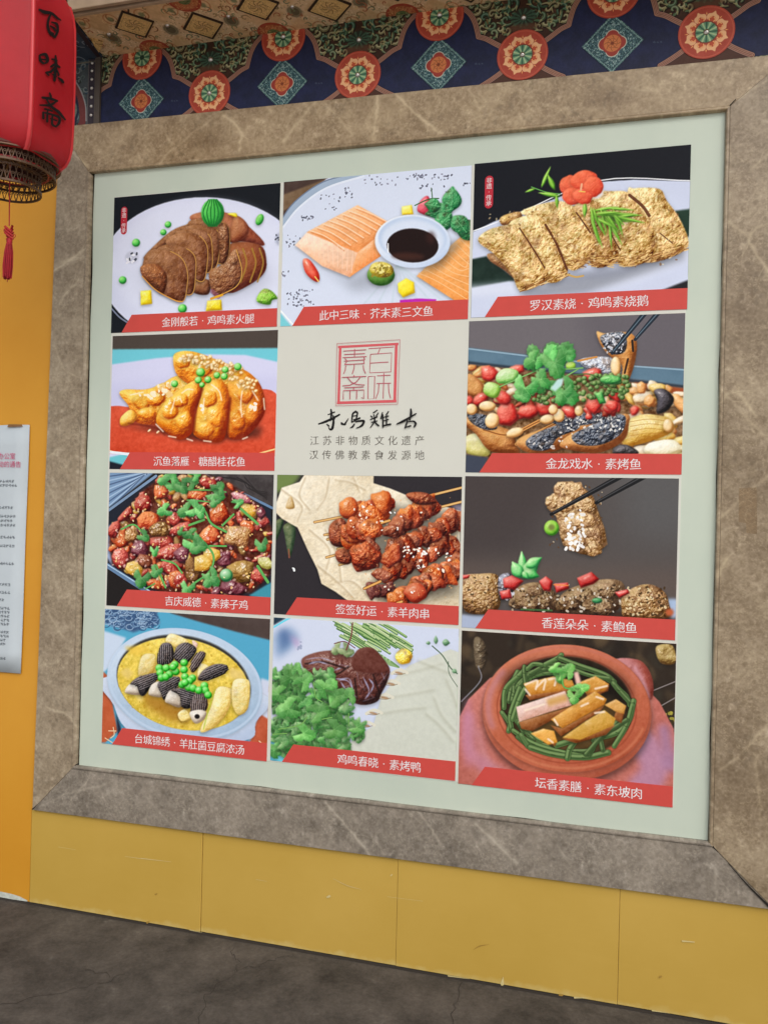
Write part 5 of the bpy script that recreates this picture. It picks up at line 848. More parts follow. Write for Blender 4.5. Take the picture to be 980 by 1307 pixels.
# ---------------------------------------------------------------- menu poster
poster = thing('menu_poster', 0, 'large square printed menu board with eleven food pictures and red captions in marble surround', 'menu board')
edge = []
for a, b_, k in (((.0015, .541), (2.1765, .5425), 12), ((2.1765, .5425), (2.1785, 2.738), 14), ((2.1785, 2.738), (.003, 2.7365), 10), ((.003, 2.7365), (.0015, .541), 12)):
    for i in range(k):
        s_ = i / k; j = .0022 * math.sin(7 * s_ + 3 * len(edge)) * (1 if 0 < i < k - 1 else 0); edge.append((a[0] + (b_[0] - a[0]) * s_ + (j if abs(b_[1] - a[1]) > 1 else 0), a[1] + (b_[1] - a[1]) * s_ + (j if abs(b_[0] - a[0]) > 1 else 0)))
link('backing_sheet', prism(edge, 0, .004), M_back, poster)
link('pale_grid', prism([(.094, .6345), (2.077, .6345), (2.080, 2.643), (.090, 2.643)], -.0010, 0), M_mat, poster)
PANELS = [  # builder, x0, x1, z0, z1, caption, caption centre, label
    (dish_ham, .090, .7455, 2.1415, 2.641, '金刚般若·鸡鸣素火腿', .595, 'sliced brown vegetarian ham on an oval white plate with green peas'),
    (dish_sashimi, .758, 1.413, 2.1415, 2.643, '此中三味·芥末素三文鱼', .52, 'orange sashimi slabs beside a white bowl of dark sauce'),
    (dish_goose, 1.422, 2.083, 2.1455, 2.647, '罗汉素烧·鸡鸣素烧鹅', .557, 'golden crisp pastry slices with a red flower'),
    (dish_sweet, .098, .750, 1.6405, 2.130, '沉鱼落雁·糖醋桂花鱼', .555, 'orange glazed pieces in red sauce with peas'),
    None,
    (dish_fish, 1.4165, 2.078, 1.642, 2.134, '金龙戏水·素烤鱼', .605, 'grilled fish with coriander held by chopsticks'),
    (dish_spicy, .100, .748, 1.139, 1.627, '吉庆威德·素辣子鸡', .62, 'tray of red chilli pieces with coriander'),
    (dish_skewer, .761, 1.406, 1.1445, 1.627, '签签好运·素羊肉串', .60, 'brown skewers on crumpled paper'),
    (dish_abalone, 1.4165, 2.071, 1.1375, 1.630, '香莲朵朵·素鲍鱼', .61, 'crumbed piece lifted by black chopsticks over balls'),
    (dish_soup, .095, .748, .6325, 1.126, '台城锦绣·羊肚菌豆腐浓汤', .54, 'yellow soup with morels in a blue bowl'),
    (dish_duck, .761, 1.408, .6375, 1.1325, '鸡鸣春晓·素烤鸭', .60, 'dark glazed slices with coriander and pale wraps'),
    (dish_pot, 1.4175, 2.075, .630, 1.1275, '坛香素膳·素东坡肉', .62, 'terracotta pot with braised bars and green beans')]
for P in PANELS:
    if P is None: continue
    fn, x0, x1, z0, z1, cap, cc, lab = P
    pic = fn().done()
    uvf = lambda x, z: ((x - x0) / (x1 - x0), (z - z0) / (z1 - z0))
    ph = link('dish_photo', prism([(x0, z0), (x1, z0), (x1, z1), (x0, z1)], -.0018, -.0010, uvf), imgmat('print_' + fn.__name__, pic), poster, label=lab)
    w, h = x1 - x0, z1 - z0; bh = h * .128
    link('caption_banner', prism([(x0 + w * .068, z0), (x1 - .0005, z0), (x1 - .0005, z0 + bh), (x0 + w * .13, z0 + bh)], -.0026, -.0018), M_red, ph)
    text('caption_lettering', cap, x0 + w * cc, z0 + bh * .48, .0375, .0362, -.0030, M_white, ph, off=-.012, nib=.017)
    if fn in (dish_ham, dish_goose):
        px, pz, hh, hw = (x0 + .043, z1 - .088, .051, .0125) if fn is dish_ham else (x0 + .049, z1 - .096, .053, .0135)
        pill = [(px + hw * math.cos(a), pz + hh - hw + hw * math.sin(a)) for a in np.linspace(0, math.pi, 9)] + [(px + hw * math.cos(a), pz - hh + hw + hw * math.sin(a)) for a in np.linspace(math.pi, 2 * math.pi, 9)]
        link('badge', prism(pill, -.0026, -.0018), M_badge, ph); text('badge_lettering', '非遗·传承', px, pz, .019, .0185, -.0030, M_white, ph, off=0, vertical=True, shear=0)

yk = -.0016
def wf(q):
    def f(x, y):
        a, b = q(x, y); return (a, yk, b)
    return f
sq = quadmap([(0, 0), (980, 0), (980, 980), (0, 980)], [(.9364, 2.1085), (1.2125, 2.1085), (1.2165, 1.8435), (.9420, 1.8435)])
seal = link('seal_emblem', strokes_mesh('seal', [([(118, 165), (868, 150)], 30), ([(842, 140), (828, 865)], 34), ([(850, 855), (108, 868)], 34), ([(128, 880), (146, 150)], 32)], wf(sq), 1, False), M_seal, poster)
thin = [[(106, 122), (888, 100)], [(888, 100), (866, 894)], [(866, 894), (94, 905)], [(94, 905), (106, 122)]]
ch = [[(500, 198), (812, 186)], [(645, 190), (618, 262)], [(525, 268), (786, 258), (780, 492), (516, 498), (525, 268)], [(520, 378), (748, 370)],
      [(500, 545), (580, 541), (575, 820), (498, 824), (500, 545)], [(610, 537), (775, 533)], [(602, 634), (780, 632)], [(694, 505), (686, 822)], [(634, 634), (626, 740), (595, 822)], [(750, 634), (756, 740), (778, 820)],
      [(186, 218), (472, 210)], [(196, 262), (456, 257)], [(178, 300), (478, 295)], [(328, 196), (326, 300)], [(205, 310), (235, 345), (205, 385)], [(440, 300), (458, 335)], [(195, 345), (455, 335)], [(200, 388), (450, 382)], [(440, 340), (450, 385)], [(218, 402), (210, 460), (190, 505)], [(324, 385), (322, 440), (300, 508)], [(436, 402), (444, 460), (466, 505)],
      [(170, 548), (476, 542)], [(322, 522), (322, 545)], [(240, 552), (290, 610), (350, 640), (458, 650)], [(402, 550), (350, 610), (270, 648), (178, 655)], [(198, 680), (444, 672)], [(318, 675), (318, 714)], [(188, 826), (190, 716), (448, 710), (446, 822), (415, 805)], [(274, 716), (272, 826)], [(358, 714), (356, 826)]]
link('seal_lettering', strokes_mesh('seal_l', [(c, 11) for c in ch] + [(c, 5) for c in thin], wf(sq), 1, False, (0, -.00006, 0)), M_seal2, poster)
cq = quadmap([(0, 0), (980, 0), (980, 519), (0, 519)], [(.8571, 1.8866), (1.3227, 1.8806), (1.3285, 1.6487), (.8635, 1.6442)])
cal = [([(97, 180), (150, 162), (205, 136), (252, 110)], (8, 13, 12, 9)), ([(188, 72), (192, 105), (184, 158)], (8, 13, 6)), ([(166, 112), (215, 92)], (5, 8)), ([(165, 158), (215, 140)], (7, 9)), ([(205, 118), (207, 165), (198, 212), (182, 220), (172, 205)], (7, 12, 14, 10, 4)), ([(158, 182), (174, 196)], (6, 9)),
       ([(264, 172), (285, 182), (304, 160), (316, 140)], (9, 9, 7, 4)), ([(264, 182), (292, 184), (300, 165)], (6, 8, 5)), ([(372, 84), (350, 104), (344, 135), (340, 168)], (7, 10, 8, 5)), ([(356, 98), (382, 94), (374, 140), (352, 148)], (5, 9, 7, 4)), ([(352, 122), (374, 118)], 5), ([(342, 168), (372, 150), (402, 136)], (6, 9, 9)), ([(368, 165), (400, 158), (430, 160), (415, 192), (375, 212)], (6, 10, 13, 12, 4)), ([(330, 210), (350, 198), (362, 178)], (4, 10, 6)),
       ([(530, 78), (500, 98)], (5, 7)), ([(480, 120), (492, 130)], (5, 8)), ([(502, 110), (508, 124)], (5, 7)), ([(537, 98), (522, 122)], (5, 7)), ([(478, 148), (528, 128)], (5, 8)), ([(508, 130), (508, 162), (478, 208)], (7, 9, 4)), ([(508, 160), (522, 178), (540, 194)], (6, 9, 9)), ([(485, 168), (530, 158)], (5, 6)), ([(568, 96), (556, 142)], (6, 8)), ([(570, 112), (572, 205)], (7, 9)), ([(612, 88), (600, 108)], (6, 7)), ([(596, 108), (598, 186)], (6, 8)), ([(574, 132), (612, 122)], (5, 7)), ([(574, 158), (612, 148)], (5, 7)), ([(566, 194), (598, 188), (630, 182)], (5, 9, 9)),
       ([(672, 182), (720, 160), (770, 132), (815, 104)], (6, 13, 10, 7)), ([(776, 70), (778, 105), (768, 152)], (8, 13, 8)), ([(752, 152), (744, 180), (732, 212)], (6, 9, 6)), ([(745, 168), (792, 160), (812, 178), (800, 204)], (5, 8, 12, 8)), ([(738, 206), (776, 194)], (6, 9))]
link('brush_lettering', strokes_mesh('cal', [(a, np.asarray(b_) * 1.4) for a, b_ in cal], wf(cq), 6), M_ink, poster, kind='stuff')
text('small_lettering', '江苏非物质文化遗产', 1.078, 1.7455, .0345, .0460, yk, M_grey, poster, off=-.014, nib=.013)
text('small_lettering', '汉传佛教素食发源地', 1.078, 1.6965, .0345, .0462, yk, M_grey, poster, off=-.014, nib=.013)

# ---------------------------------------------------------------- painted beam above the frame
PX = 900
def disc_tex(n, kind):
    s = Pic(n, n, bg=(160, 60, 42)); s.k = n / 200
    if kind == 'medal':
        s.fill(ell(100, 100, 100, 100, 0, 40), (164, 62, 44), tex=6); s.line(np.vstack([ell(100, 100, 94, 94, 0, 40)] * 2)[:41], 5, (186, 84, 60), .7, sm=False)
        for k in range(8):
            a = k * math.pi / 4 + .39; c, d = math.cos(a), math.sin(a); R = lambda u, v: (100 + c * u - d * v, 100 + d * u + c * v)
            s.fill([R(44, -13), R(54, -22), R(66, -20), R(72, -8), R(82, 0), R(72, 8), R(66, 20), R(54, 22), R(44, 13)], (228, 172, 122), sm=True)
            s.fill([R(42, -9), R(50, -13), R(58, -8), R(62, 0), R(58, 8), R(50, 13), R(42, 9)], (182, 74, 46), sm=True)
            s.line([R(44, -8), R(52, -11), R(58, -4)], 3.5, (230, 160, 100)); s.line([R(44, 8), R(52, 11), R(58, 4)], 3.5, (230, 160, 100))
            a2 = a + math.pi / 8; c, d = math.cos(a2), math.sin(a2); s.line([(100 + c * 68, 100 + d * 68), (100 + c * 76, 100 + d * 76)], [5, 1], (225, 150, 90), sm=False)
        s.fill(ell(100, 100, 42, 42, 0, 30), (110, 50, 34)); s.fill(ell(100, 100, 38, 38, 0, 30), (96, 140, 104))
        for k in range(16):
            a = k * math.pi / 8; s.line([(100 + 8 * math.cos(a), 100 + 8 * math.sin(a)), (100 + 35 * math.cos(a), 100 + 35 * math.sin(a))], [2, 8], (168, 190, 140) if k % 2 else (44, 84, 60), .85, sm=False)
        s.fill(ell(100, 100, 11, 11), (30, 56, 44))
    elif kind == 'diamond':
        s.img[:] = (52, 82, 86); n2 = nz(3, n, n)[..., None]; s.img += 46 * n2; s.dots((0, 0, 200, 200), 420, 4, [(150, 170, 165), (36, 62, 74), (120, 150, 140)], .7)
        for m_, c in ((6, (120, 150, 140)), (14, (34, 60, 66))): s.line([(m_, m_), (200 - m_, m_), (200 - m_, 200 - m_), (m_, 200 - m_), (m_, m_)], 3, c, .9, sm=False)
        for k in range(4):
            a = k * math.pi / 2 + math.pi / 4; s.fill(ell(100 + 34 * math.cos(a), 100 + 34 * math.sin(a), 32, 32, 0, 20), (190, 190, 170)); 
        for k in range(4):
            a = k * math.pi / 2 + math.pi / 4; s.fill(ell(100 + 34 * math.cos(a), 100 + 34 * math.sin(a), 28, 28, 0, 20), (146, 50, 40))
        s.fill(ell(100, 100, 50, 50, 0, 30), (150, 52, 40)); s.fill(ell(100, 100, 40, 40, 0, 30), (196, 112, 62))
        for k in range(8):
            a = k * math.pi / 4; s.line([(100 + 6 * math.cos(a), 100 + 6 * math.sin(a)), (100 + 22 * math.cos(a + .3), 100 + 22 * math.sin(a + .3)), (100 + 36 * math.cos(a), 100 + 36 * math.sin(a))], 3, (134, 70, 34), .9)
        s.line(np.vstack([ell(100, 100, 22, 22, 0, 20)] * 2)[:21], 2.5, (140, 76, 38), .8, sm=False); s.fill(ell(100, 100, 8, 8), (120, 52, 26))
    elif kind == 'lozenge':
        s.img[:] = (46, 32, 22); s.fill([(14, 10), (186, 14), (190, 188), (12, 190)], (214, 176, 112), tex=14, f=2)
        s.line([(24, 22), (178, 24), (180, 178), (22, 180), (24, 22)], 5, (188, 152, 92), .8, sm=False)
        for k in range(8):
            a = k * math.pi / 4; s.line([(100, 100), (100 + 30 * math.cos(a + .4), 100 + 30 * math.sin(a + .4)), (100 + 58 * math.cos(a), 100 + 58 * math.sin(a))], 6, (116, 84, 48), .8)
        for r_ in (30, 56): s.line(np.vstack([ell(100, 100, r_, r_, 0, 20)] * 2)[:21], 4, (178, 138, 84), .8, sm=False)
        s.fill(ell(100, 100, 14, 14), (190, 154, 104)); s.dots((20, 20, 180, 180), 80, 4, [(196, 164, 108), (110, 80, 46)], .6)
    elif kind == 'rosette':
        s.fill(ell(100, 100, 100, 100, 0, 40), (158, 66, 44), tex=8); s.fill(ell(100, 100, 84, 84, 0, 40), (176, 106, 64), tex=10); s.dots((20, 20, 180, 180), 130, 5, [(202, 150, 96), (150, 60, 40)], .8); s.fill(ell(100, 100, 40, 40), (90, 104, 60)); s.dots((70, 70, 130, 130), 24, 5, [(150, 140, 90), (60, 70, 40)])
    return s.done(3)
def scroll(s, x, y, r, a, d, c, w=7):
    p = [(x + r * q * math.cos(a + d * th), y + r * q * math.sin(a + d * th)) for q, th in ((1.5, -1.1), (1.15, -.5), (1, 0), (.9, .7), (.78, 1.5), (.62, 2.4), (.42, 3.4), (.2, 4.4))]
    s.line(p, [w * .5, w, w * 1.2, w, w * .7], c, .95)
Wt, Ht = 496, 252                                   # one repeat of the beam painting: 0.5515 m wide, z from 2.895 to 3.175
s = Pic(Wt, Ht, bg=(24, 29, 58)); s.img += 5 * nz(1, Ht, Wt)[..., None] * np.array([.6, .7, 1.6]); s.img[:, ::5] -= 2; s.img[::5] -= 2
def U(dx, dz): return (248 + dx * PX, (3.175 - 2.985 - dz) * PX)
half = [(.070, .036), (.092, .050), (.118, .067), (.143, .077), (.1431, .0771), (.148, .098), (.157, .128), (.172, .155), (.192, .175), (.215, .195)]
pathR = [U(*p) for p in half]; pathL = [U(-x, z) for x, z in half]
fol = [U(0, -.01)] + pathR + [(pathR[-1][0], -10), (pathL[-1][0], -10)] + pathL[::-1]
s.fill(fol, (58, 34, 22), 1, tex=8)
dg = [(88, 100, 68), (44, 74, 54), (124, 118, 80), (62, 84, 56), (104, 98, 64)]
for sg in (1, -1):
    for k_ in range(60):
        t_ = RNG.uniform(0, 1); dx_ = .03 + .14 * t_; dz_ = RNG.uniform(.075 + .06 * t_, .185); s.fill(leafp(*U(sg * dx_, dz_), RNG.uniform(10, 22), RNG.uniform(5, 9), RNG.uniform(0, 6.3)), [dg[0], dg[1], (148, 138, 92), (84, 46, 30), (120, 96, 56), dg[3]][k_ % 6], 1, .85)
    for dx, dz, r, a, d, ci, w in ((.035, .172, 16, 2.4, 1, 1, 9), (.07, .168, 20, 3.0, -1, 1, 11), (.115, .165, 22, 2.2, -1, 0, 11), (.15, .165, 14, 1.2, 1, 2, 8), (.125, .135, 15, 3.4, 1, 1, 9), (.13, .105, 15, 2.2, -1, 2, 8), (.10, .11, 15, .6, 1, 3, 8), (.075, .095, 13, 4.0, -1, 2, 8), (.095, .082, 12, 2.6, 1, 0, 7), (.055, .12, 14, 1.4, -1, 3, 8), (.075, .14, 14, 5.0, 1, 2, 7), (.035, .135, 13, 0, 1, 1, 8), (.10, .145, 12, 4.2, 1, 4, 7), (.05, .085, 10, 2.0, 1, 4, 6), (.145, .13, 9, 2, 1, 2, 6), (.09, .185, 16, 5.2, -1, 3, 9), (.12, .185, 18, .4, 1, 4, 9), (.165, .18, 12, 4, 1, 0, 8)):
        x, y = U(sg * dx, dz); a_ = a if sg > 0 else math.pi - a
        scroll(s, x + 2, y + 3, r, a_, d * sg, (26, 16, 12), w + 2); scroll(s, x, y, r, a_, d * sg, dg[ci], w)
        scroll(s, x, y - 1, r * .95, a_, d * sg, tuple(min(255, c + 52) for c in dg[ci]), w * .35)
        for q_ in range(3): s.line([(x + r * math.cos(a_ + q_ * .8), y + r * math.sin(a_ + q_ * .8)), (x + r * 1.55 * math.cos(a_ + q_ * .8 + .4), y + r * 1.55 * math.sin(a_ + q_ * .8 + .4))], [5, 2], [(150, 142, 96), (70, 104, 70)][q_ % 2], .9, sm=False)
s.fill(ell(*U(0, .12), 34, 26, 0, 16, .1), (30, 44, 36), 3, .85)
for k in range(12):
    a = k * math.pi / 6; x, y = U(0, .12); s.line([(x + 10 * math.cos(a), y + 8 * math.sin(a)), (x + 34 * math.cos(a + .2), y + 24 * math.sin(a + .2))], [3, 7], (58, 92, 68), .7, sm=False)
s.fill(ell(*U(0, .088), 46, 12, 0, 14), (96, 62, 40), 3, .6)
low = lambda sg: [U(sg * .055, -.040), U(sg * .078, -.056), U(sg * .105, -.072), U(sg * .13, -.085)]
s.fill([U(0, 0)] + low(1) + [U(.13, -.12), U(-.13, -.12)] + low(-1)[::-1], (70, 40, 28), 1)
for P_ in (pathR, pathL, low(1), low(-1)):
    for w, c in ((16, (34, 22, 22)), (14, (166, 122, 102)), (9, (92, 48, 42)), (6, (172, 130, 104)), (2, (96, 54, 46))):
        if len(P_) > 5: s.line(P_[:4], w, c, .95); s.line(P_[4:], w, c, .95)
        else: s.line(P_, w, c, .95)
x, y = U(-.135, -.02); s.dots((x - 14, y - 10, x + 14, y + 10), 5, 2.5, [(60, 70, 90)], .7)
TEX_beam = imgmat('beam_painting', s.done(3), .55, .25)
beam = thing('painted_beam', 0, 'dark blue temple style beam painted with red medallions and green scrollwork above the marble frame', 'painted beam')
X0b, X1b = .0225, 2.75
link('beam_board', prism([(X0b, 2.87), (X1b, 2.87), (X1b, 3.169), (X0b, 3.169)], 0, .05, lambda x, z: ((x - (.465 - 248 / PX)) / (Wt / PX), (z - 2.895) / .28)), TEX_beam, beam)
T_med, T_dia, T_loz, T_ros = (imgmat('paint_' + k, disc_tex(256, k), .5, .25) for k in ('medal', 'diamond', 'lozenge', 'rosette'))
def studmesh(r):
    V = [(0, -r * .8, 0)]; F = []
    for j, (rr, yy) in enumerate(((.55, -.62), (.9, -.25), (1, 0))):
        for i in range(12): a = i * math.pi / 6; V.append((rr * r * math.cos(a), yy * r, rr * r * math.sin(a)))
    for i in range(12): F.append((0, 1 + i, 1 + (i + 1) % 12)); F += [(1 + i + 12 * j, 13 + i + 12 * j, 13 + (i + 1) % 12 + 12 * j, 1 + (i + 1) % 12 + 12 * j) for j in (0, 1)]
    me = mesh('stud', V, F, None, True); me.materials.append(M_stud); return me
st = studmesh(.0095); st_s = studmesh(.0065)
def circ(cx, cz, r, n=40, ztop=None):
    p = [(cx + r * math.cos(a), cz + r * math.sin(a)) for a in np.arange(n) * 2 * math.pi / n]
    return [(x, min(z, ztop) if ztop else z) for x, z in p]
per = .5515
def clean(p):
    o = []
    for q in p:
        if not o or abs(q[0] - o[-1][0]) + abs(q[1] - o[-1][1]) > 1e-4: o.append(q)
    return o
for k in range(5):
    cx, cz = .4645 + per * k, 2.985; R_m = .081
    if cx < X1b - .05:
        md = link('medallion', prism(circ(cx, cz, R_m), -.0018, 0, lambda x, z: (.5 + (x - cx) / R_m / 2, .5 + (z - cz) / R_m / 2)), T_med, beam)
        o = link('stud', st, None, md); o.location = (cx, -.0018, cz); o = link('stud', st, None, beam); o.location = (cx + .001, 0, 3.106)
    cx, cz = .1905 + per * k, 3.146
    md = link('medallion', prism(clean(circ(cx, cz, R_m, 40, 3.1685)), -.0018, 0, lambda x, z: (.5 + (x - cx) / R_m / 2, .5 + (z - cz) / R_m / 2)), T_med, beam)
    if k: o = link('stud', st, None, md); o.location = (cx, -.0018, 3.152)
    dh = .0935; cz = 2.9865
    link('diamond_plate', prism([(cx, cz - dh), (cx + dh, cz), (cx, cz + dh), (cx - dh, cz)], -.0014, 0, lambda x, z: (.5 + ((x - cx) + (z - cz)) / dh / 2, .5 + ((z - cz) - (x - cx)) / dh / 2)), T_dia, beam)
# left end panel with beads and a half hidden medallion
s = Pic(430, 252, bg=(58, 62, 64)); s.img += 8 * nz(1, 252, 430)[..., None]
def E2(x, z): return ((x + .455) * PX, (3.175 - z) * PX)
s.fill([E2(-.455, 3.18), E2(-.035, 3.18), E2(-.035, 2.89), E2(-.455, 2.89)], (64, 70, 72), 1, tex=10)
for k in range(60):
    x, z = RNG.uniform(-.16, -.035), RNG.uniform(2.9, 3.16); scroll(s, *E2(x, z), RNG.uniform(6, 12), RNG.uniform(0, 6), 1, [(112, 120, 118), (42, 62, 78), (84, 96, 92), (40, 44, 40)][k % 4], 4)
s.line([E2(-.13, 3.12), E2(-.085, 3.06), E2(-.06, 3.0), E2(-.055, 2.94), E2(-.08, 2.90)], 26, (108, 50, 48)); s.line([E2(-.12, 3.13), E2(-.072, 3.065), E2(-.045, 3.0), E2(-.04, 2.94)], 5, (150, 150, 150), .8)
s.fill(ell(*E2(-.155, 2.985), 74, 92), (26, 32, 52)); s.fill(ell(*E2(-.135, 2.985), 50, 46), (96, 108, 96), tex=14, f=2); s.fill(ell(*E2(-.13, 2.985), 36, 34), (60, 60, 66)); s.fill(ell(*E2(-.125, 2.985), 28, 26), (204, 122, 76)); s.fill(ell(*E2(-.125, 2.985), 12, 12), (236, 170, 120))
s.fill([E2(-.034, 3.18), E2(-.004, 3.18), E2(-.004, 2.89), E2(-.034, 2.89)], (54, 46, 52), 1, tex=6); s.line([E2(-.0345, 3.18), E2(-.0345, 2.89)], 3, (110, 100, 96), .7); s.line([E2(-.19, 3.158), E2(-.004, 3.158)], 4, (118, 108, 90), .9)
endp = link('end_panel', prism([(-.455, 2.87), (-.0045, 2.87), (-.0045, 3.169), (-.455, 3.169)], .0005, .05, lambda x, z: ((x + .455) / (430 / PX), (z - 2.895) / .28)), imgmat('end_painting', s.done(3), .55, .25), beam)
for z in (3.153, 3.1243, 3.092, 3.059, 3.025, 2.9915, 2.958): o = link('bead', st_s, None, endp); o.location = (-.0192, .0005, z)
M_trim = plain('old_brown_trim', (84, 74, 66), .55); link('edge_moulding', box(-.004, .006, -.006, .05, 2.87, 3.169, .002), M_trim, beam); link('edge_moulding', box(.0075, .0215, -.010, .05, 2.87, 3.169, .003), M_trim, beam)

# soffit of the upper beam, with lozenge tiles, bosses and rosettes
ZS = 3.170
SW, SH = 2020, 176
s = Pic(SW, SH, bg=(206, 168, 122)); s.img += 16 * NZ[0][:176][:, np.arange(SW) % 768][..., None] + 9 * NZ[2][:176][:, np.arange(SW) % 768][..., None]
SP = 700
def V2(x, y): return ((x - .0) * SP, (-y) * SP)          # canvas row 0 is the wall side
for k in range(15):
    cx = .131 + .2295 * (k - 1)
    for (a0, b0), (a1, b1) in ((((cx - .10), -.04), ((cx + .10), -.20)), (((cx - .10), -.20), ((cx + .10), -.04))):
        p0, p1 = np.array(V2(a0, b0)), np.array(V2(a1, b1)); s.line([p0, p1], 30, (214, 184, 144), .7, 2, sm=False)
        for j in range(150):
            t_ = RNG.uniform(0, 1); q = p0 + (p1 - p0) * t_ + RNG.uniform(-13, 13, 2); s.line([q, q + RNG.uniform(-2, 2, 2)], 2.2, [(236, 212, 174), (150, 122, 86), (214, 186, 142)][j % 3], .8, sm=False)
    x, y = V2(cx, -.119); s.fill(ell(x, y, 17, 17), (84, 76, 54), 2, .9); s.line(np.vstack([ell(x, y, 13, 13, 0, 14)] * 2)[:15], 3, (140, 128, 96), .8, sm=False)
    for j in range(46): scroll(s, *V2(cx + RNG.uniform(-.115, .115), RNG.uniform(-.23, -.005)), RNG.uniform(4, 10), RNG.uniform(0, 6), 1 if j % 2 else -1, [(120, 124, 84), (218, 184, 132), (168, 98, 66), (150, 120, 76), (96, 104, 76), (132, 84, 50)][j % 6], 2.6)
    for sx_ in (-1, 1):
        for cy_ in (-.04, -.2): x, y = V2(cx + sx_ * .055, cy_); s.line(np.vstack([ell(x, y, 16, 16, 0, 14)] * 2)[:15], 3, (176, 108, 66), .7, sm=False); s.fill(ell(x, y, 7, 7), (110, 118, 80), 1, .8)
    for yy in (-.03, -.215): x, y = V2(cx - .09, yy); s.line([(x - 6, y - 5), (x + 5, y + 9)], 4, (44, 30, 22), .85, sm=False)
s.line([V2(0, -.004), V2(3, -.004)], 5, (150, 122, 82), .9, sm=False)
soffit = thing('beam_soffit', 0, 'gold brown painted soffit board with diamond tiles overhanging the blue beam', 'soffit')
XS0, XS1, YS = .020, 2.86, -.232
me = mesh('sb', [(XS0, 0.05, ZS), (XS1, 0.05, ZS), (XS1, YS, ZS), (.066, YS, ZS), (XS0, 0.05, ZS + .09), (XS1, 0.05, ZS + .09), (XS1, YS, ZS + .09), (.066, YS, ZS + .09)],
          [(0, 1, 2, 3), (7, 6, 5, 4), (0, 4, 5, 1), (1, 5, 6, 2), (2, 6, 7, 3), (3, 7, 4, 0)], [(x * SP / SW, 1 + y * SP / SH) for x, y in ((XS0, 0), (XS1, 0), (XS1, YS), (.066, YS))] * 2)
link('soffit_board', me, imgmat('soffit_painting', s.done(3), .6, .2, 'EXTEND'), soffit)
def flat_tile(poly, z0, z1, uvf):
    n = len(poly); V = [(x, y, z0) for x, y in poly] + [(x, y, z1) for x, y in poly]; F = [tuple(range(n)), tuple(range(2 * n - 1, n - 1, -1))] + [(i, i + n, (i + 1) % n + n, (i + 1) % n) for i in range(n)]
    me = mesh('t', V, F, [uvf(x, y) for x, y in poly] * 2); bm = bmesh.new(); bm.from_mesh(me); bmesh.ops.recalc_face_normals(bm, faces=bm.faces[:]); bm.to_mesh(me); bm.free(); return me
for k in range(12):
    cx, cy, h = .2535 + .2295 * k, (-.153 if k % 2 == 0 else -.094), .0765
    link('lozenge_tile', flat_tile([(cx, cy - h), (cx + h, cy), (cx, cy + h), (cx - h, cy)], ZS - .005, ZS, lambda x, y: (.5 + ((x - cx) + (y - cy)) / h / 2, .5 + ((y - cy) - (x - cx)) / h / 2)), T_loz, soffit)
link('lozenge_tile', flat_tile([(.087, -.088), (.033, -.034), (.040, -.075), (.058, -.116)], ZS - .005, ZS, lambda x, y: ((x - .02) * 6, (y + .17) * 6)), T_loz, soffit)
sb = studmesh(.0075).copy()
for v in sb.vertices: v.co = Vector((v.co.x, v.co.z, v.co.y))
for p in sb.polygons: p.flip()
for k in range(12):
    o = link('boss', sb, None, soffit); o.location = (.1315 + .2300 * k, -.1185, ZS)
for k in range(5):
    cx = .2445 + .4615 * k; r_ = .056; P_ = [(cx + r_ * math.cos(a), -.002 - r_ * math.sin(a)) for a in np.linspace(0, math.pi, 17)]
    link('rosette', flat_tile(P_, ZS - .0015, ZS, lambda x, y: (.5 + (x - cx) / r_ / 2, .5 + y / r_ / 2)), T_ros, soffit)
    cx2 = .485 + .4615 * k; P_ = [(cx2 + r_ * math.cos(a), YS + .004 + r_ * math.sin(a)) for a in np.linspace(0, math.pi, 17)]
    link('rosette', flat_tile(P_, ZS - .0015, ZS, lambda x, y: (.5 + (x - cx2) / r_ / 2, .5 + (y - YS) / r_ / 2)), T_ros, soffit)
M_mld = plain('faded_pink_moulding', (176, 150, 124), .55, var=.15, sc=14)
link('fascia_moulding', box(-.6, 2.9, -.2475, -.2335, ZS - .004, ZS + .06, .003), M_mld, soffit); link('fascia_moulding', box(-.6, 2.9, -.272, -.2565, ZS - .002, ZS + .08, .003), M_mld, soffit)
link('fascia_cavetto', box(-.6, 2.9, -.2562, -.2478, ZS + .004, ZS + .05), plain('fascia_brown', (96, 70, 52), .6), soffit)
# cross beam running out from the wall at the left
s = Pic(360, 360, bg=(50, 62, 76)); s.img += 7 * nz(1, 360, 360)[..., None]
for k in range(90): scroll(s, RNG.uniform(0, 360), RNG.uniform(0, 360), RNG.uniform(12, 26), RNG.uniform(0, 6), 1 if k % 2 else -1, [(118, 126, 136), (30, 38, 50), (78, 96, 112), (44, 70, 64)][k % 4], 5)
cross = thing('cross_beam', 0, 'dark blue cross beam with pale spiral scrolls beside the gold soffit, partly behind the lantern', 'cross beam')
me = mesh('cb', [(-.46, .05, ZS - .003), (.0185, .05, ZS - .003), (.0640, -.2330, ZS - .003), (-.46, -.2330, ZS - .003), (-.46, .05, ZS + .09), (.0185, .05, ZS + .09), (.0640, -.2330, ZS + .09), (-.46, -.2330, ZS + .09)],
          [(3, 2, 1, 0), (4, 5, 6, 7), (0, 1, 5, 4), (1, 2, 6, 5), (2, 3, 7, 6), (3, 0, 4, 7)], [(x * 2.5, y * 2.5) for x, y in ((-.46, 0), (.0185, 0), (.064, -.233), (-.46, -.233))] * 2)
link('beam_underside', me, imgmat('scroll_painting', s.done(3), .55, .25), cross)
link('edge_strip', mesh('es', [(.004, .0, ZS - .0045), (.0195, 0, ZS - .0045), (.0650, -.2330, ZS - .0045), (.0440, -.2330, ZS - .0045)], [(3, 2, 1, 0)]), plain('dark_plum_edge', (52, 36, 40), .6), cross)
